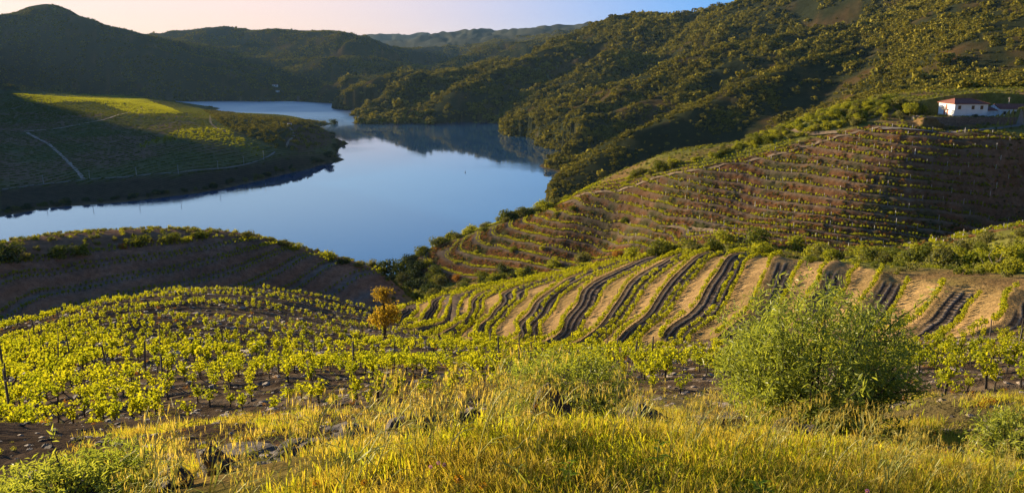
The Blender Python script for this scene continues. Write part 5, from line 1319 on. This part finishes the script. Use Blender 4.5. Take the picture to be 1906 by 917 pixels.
def weed(p, h_, w_, n, label, seed, dry=False):
    g = np.random.default_rng(seed); e_ = empty('weed', p, g.uniform(0, 6), 1, label, 'weed')
    mobj('stem', [tube([(0, 0, -.02), (.01, 0, h_ * .5), (0, .01, h_)], [.005, .004, .002], 5)], M['stemg'], e_)
    for k in range(n):
        f_ = (k + .5) / n; an = k * 2.4 + g.uniform(-.3, .3); le = w_ * (.95 - .5 * f_) * g.uniform(.8, 1.15); ww = le * .17; z0 = h_ * f_
        V_, F_ = [], []
        for i, q in enumerate(np.linspace(0, 1, 8)):
            r_ = le * q; up = z0 + le * (.55 * q - .55 * q * q); tooth = (1.25 if i % 2 else .7) * math.sin(min(1, q * 1.3 + .06) * math.pi) ** .7 * ww if q < 1 else .001
            for sgn in (-1, 0, 1):
                V_.append((math.cos(an) * r_ - math.sin(an) * tooth * sgn, math.sin(an) * r_ + math.cos(an) * tooth * sgn, up + (abs(sgn) * ww * .3)))
            if i:
                o_ = (i - 1) * 3
                F_ += [(o_, o_ + 1, o_ + 4, o_ + 3), (o_ + 1, o_ + 2, o_ + 5, o_ + 4)]
        part('leaf', mesh_np('leaf', V_, F_, [M['wilt']]), e_)
for u, v, hp, wp_, n, lab in [(1056, 905, 60, 46, 9, 'toothed green weed at the bottom centre of the grass bank'), (1226, 878, 70, 44, 9, 'toothed green weed right of centre on the grass bank'), (1880, 915, 40, 50, 7, 'broad leaved weed in the bottom right corner'),
                             (1410, 925, 30, 60, 6, 'broad low weed at the bottom right of the bank'), (1200, 893, 34, 26, 6, 'small weed beside the taller toothed one'), (1133, 905, 40, 14, 4, 'narrow leaved weed right of the bottom centre')]:
    p = spot(u, v, 2.2, 7); r_ = math.hypot(p.x, p.y) / FPX; CLEAR.append((p.x, p.y, wp_ * r_ * .8))
    weed(p, hp * r_, wp_ * r_, n, lab, int(u))

def cleared(x, y):
    ok = np.ones(len(x), bool)
    for cx_, cy_, cr_ in CLEAR:
        d_ = np.hypot(x - cx_, y - cy_); f_ = np.hypot(cx_, cy_); fr_ = np.hypot(x, y)
        ok &= (d_ > cr_) & ~((d_ < cr_ * 3) & (fr_ < f_) & (rng.random(len(x)) < .6))
    return ok

def grass_clump(name, seed, n, h0, h1, mat, width=.0042, spread=.09):
    g = np.random.default_rng(seed); V_, F_ = [], []
    for k in range(n):
        b = np.array([g.normal() * spread, g.normal() * spread, -.02]); h_ = g.uniform(h0, h1); an = g.uniform(0, 6.283); ln = h_ * g.uniform(.1, .75)
        d = np.array([math.cos(an), math.sin(an), 0]); sd_ = np.array([-d[1], d[0], 0]) if g.random() < .5 else np.array([1.0, 0, 0])
        w_ = width * g.uniform(.6, 1.3); o_ = len(V_)
        for f_, ww in ((0, 1), (.4, .9), (.75, .6), (1, 0)):
            c = b + d * ln * f_ ** 2 + np.array([0, 0, h_ * (f_ - .18 * f_ ** 3 * (ln / h_))])
            if ww: V_ += [tuple(c - sd_ * w_ * ww), tuple(c + sd_ * w_ * ww)]
            else: V_ += [tuple(c)]
        F_ += [(o_, o_ + 1, o_ + 3, o_ + 2), (o_ + 2, o_ + 3, o_ + 5, o_ + 4), (o_ + 4, o_ + 5, o_ + 6)]
    return mesh_np(name, V_, F_, [mat])
GC = [source(grass_clump('grass_clump', 960 + k, 56, .03, .12, M['grass'], .0032)) for k in range(4)] + [source(grass_clump('grass_clump', 966 + k, 46, .025, .10, M['green_grass'], .0038)) for k in range(3)] + [source(grass_clump('grass_clump', 972 + k, 16, .06, .15, M['grass'], .0028, .07)) for k in range(2)] \
    + [source(grass_clump('grass_clump', 976, 14, .06, .15, M['oat'], .0028, .07))]
bank = front & (RR > 1.3) & (RR < np.interp(UU, [0, 200, 330, 600, 900, 1200, 1906], [2.0, 2.7, 3.2, 3.8, 4.4, 4.8, 5.6])) & (np.abs(AZ) < R(40))
gd = np.clip(.75 + .8 * fbm(XX / .5, YY / .5, 3, 81), .12, 2) * np.where((AZ < R(-20)), .55, 1)
x, y, z, r_ = scatter_area(bank, gd, 5800, 15); n_ = len(x)
ok_ = cleared(x, y); x, y, z, r_ = x[ok_], y[ok_], z[ok_], r_[ok_]; n_ = len(x)
pk = rng.integers(0, 10, n_); pn = fbm(x / .6, y / .6, 2, 82)
pk = np.where(pn > .05, rng.integers(4, 7, n_), pk); pk = np.where((pk >= 7) & (rng.random(n_) < .45), rng.integers(0, 4, n_), pk)
scatter('grass', GC, np.stack([x, y, z], 1), zrot(n_), uni(n_, .65, 1.15), pk, 'dry yellow and green grass covering the bank in front')
slope_ = front & (RR > 4.6) & (RR < 11) & (np.abs(AZ) < R(38)) & (UU > 120)
x, y, z, r_ = scatter_area(slope_, np.clip(.4 + fbm(XX / .9, YY / .9, 3, 83), .02, 2) * np.where(UU > 1200, 1.5, .45) / np.clip(RR / 5, 1, 3), 2600, 16); n_ = len(x)
scatter('grass', GC, np.stack([x, y, z], 1), zrot(n_), uni(n_, .6, 1.1), rng.integers(0, 10, n_), 'thin tufts of grass on the slope behind the bank')

def oat(seed, h_):
    g = np.random.default_rng(seed); bend = g.uniform(.22, .55)
    path = [Vector((bend * h_ * f_ ** 2.2, 0, h_ * (f_ - .30 * f_ ** 5))) for f_ in np.linspace(0, 1, 9)]
    st = tube(path, list(np.linspace(.0030, .0014, 9)), 4)
    P_, N_, U_, br, SZ = [], [], [], [], []
    ns = g.integers(8, 15)
    for k in range(ns):
        f_ = g.uniform(.58, 1.0); i = min(7, int(f_ * 8)); b = path[i].lerp(path[i + 1], min(1, f_ * 8 - i))
        an = g.uniform(0, 6.283); o_ = g.uniform(.02, .075)
        t_ = b + Vector((math.cos(an) * o_ + .01, math.sin(an) * o_, g.uniform(-.005, .02)))
        e2_ = t_ + Vector((.006, 0, -.022)); br.append(tube([b, t_, e2_], [.0008, .0006, .0005], 3))
        for q in range(2):
            P_.append(np.array(e2_) + np.array([g.normal() * .003, g.normal() * .003, -.02])); N_.append(np.array([math.cos(an + q * 2.1), math.sin(an + q * 2.1), .1])); U_.append(np.array([g.normal() * .14, g.normal() * .14, -1])); SZ.append(g.uniform(.034, .052))
    v, f = leaves(np.array(P_), np.array(N_), np.array(SZ), .085, g, 0, np.array(U_) * 4)
    lf = []
    for k in range(3):
        i = g.integers(1, 5); an = g.uniform(0, 6.283); le = g.uniform(.08, .2) * h_ / .6
        b = path[i]; rb, rf_ = [], []
        for q, (fo, fz, ww) in enumerate([(0, 0, .003), (.3, .42, .0035), (.65, .55, .0025), (1, .35, .0006)]):
            c = b + Vector((math.cos(an) * le * fo, math.sin(an) * le * fo, le * fz)); sd2 = Vector((-math.sin(an), math.cos(an), 0)) * ww
            rb += [tuple(c - sd2), tuple(c + sd2)]
            if q: rf_.append((2 * q - 2, 2 * q - 1, 2 * q + 1, 2 * q))
        lf.append((rb, rf_))
    sv, sf = joinvf([st] + lf); hv, hf = joinvf([(v, f)] + br)
    return mesh_np('oat_stem', sv, sf, [M['stemg']]), mesh_np('oat_head', hv, hf, [M['oat']])
OATS = [oat(1000 + k, .55) for k in range(12)]
def add_oats(n, u0, u1, r0, r1, s0, s1, lab, gr, lean=0.0):
    for k in range(n):
        p = gpos(rng.uniform(u0, u1), rng.uniform(r0, r1)); sm, hm = OATS[int(rng.integers(12))]
        e_ = empty('wild_oat', (p.x, p.y, p.z - .01), 0, float(rng.uniform(s0, s1)), lab, 'oat grass', gr)
        e_.rotation_euler = (rng.normal() * .07, lean + rng.normal() * .10, rng.normal() * .8)
        part('stem', sm, e_); part('seed_head', hm, e_)
WHERE = [(260, 'among the bushes at bottom left'), (370, 'left of the rocky ledge'), (440, 'before the left block of the ledge'), (500, 'before the brown slab of the ledge'), (570, 'before the black rock of the ledge'), (650, 'before the middle of the ledge'), (740, 'before the broad black rock of the ledge'),
         (830, 'right of the rocky ledge'), (910, 'before the narrow leafy bush'), (985, 'just left of the dark boulder'), (1060, 'in front of the dark boulder'), (1130, 'just right of the dark boulder'), (1220, 'before the right side of the low leafy bush'), (1310, 'between the two leafy bushes'),
         (1390, 'before the left edge of the large bush'), (1470, 'before the left half of the large bush'), (1550, 'before the trunk of the large bush'), (1640, 'before the right half of the large bush'), (1730, 'before the right edge of the large bush'), (1820, 'between the large bush and the right edge'), (9999, 'at the right edge of the picture')]
def add_oats(n, u0, u1, r0, r1, s0, s1, lean=0.0):
    for k in range(n):
        u_ = rng.uniform(u0, u1); p = gpos(u_, rng.uniform(r0, r1)); sm, hm = OATS[int(rng.integers(12))]
        sc_ = float(rng.uniform(s0, s1)); wh = [q for q in WHERE if u_ < q[0]][0][1]
        hd = 'tall nodding' if sc_ > .5 * (s0 + s1) + .08 else ('short' if sc_ < .5 * (s0 + s1) - .08 else 'medium high')
        e_ = empty('wild_oat', (p.x, p.y, p.z - .01), 0, sc_, hd + ' straw coloured wild oat stalk ' + wh, 'oat grass', 'wild oats along the grass bank')
        e_.rotation_euler = (rng.normal() * .07, lean + rng.normal() * .10, rng.normal() * .8)
        part('stem', sm, e_); part('seed_head', hm, e_)
add_oats(32, 200, 620, 3.2, 4.4, .75, 1.4, .10)
add_oats(56, 560, 1000, 3.3, 4.7, .8, 1.45, .08)
add_oats(62, 900, 1300, 3.7, 4.9, .55, 1.05)
add_oats(76, 1280, 1720, 3.8, 5.0, .5, 1.0)
add_oats(36, 1680, 1906, 3.9, 5.4, .45, .8)
add_oats(16, 120, 330, 3.4, 5.2, .5, .9, .08)


# ------------------------------------------------------------------ evening haze of the valley
hm, hn, hout = new_mat('haze')
pv_ = nd(hn, 'ShaderNodeVolumePrincipled')
pv_.inputs['Color'].default_value = (.42, .70, 1.0, 1); pv_.inputs['Density'].default_value = 1.35e-5; pv_.inputs['Anisotropy'].default_value = .1
lk(hn, pv_.outputs[0], hout.inputs['Volume'])
hz = meshobj('haze', mesh_np('haze', *box(-11200, 11200, -6000, 11200, -40, 560), [hm]), (0, 0, 0), 0, 1, 'thin blue evening haze in the valley', None, None, 'stuff')
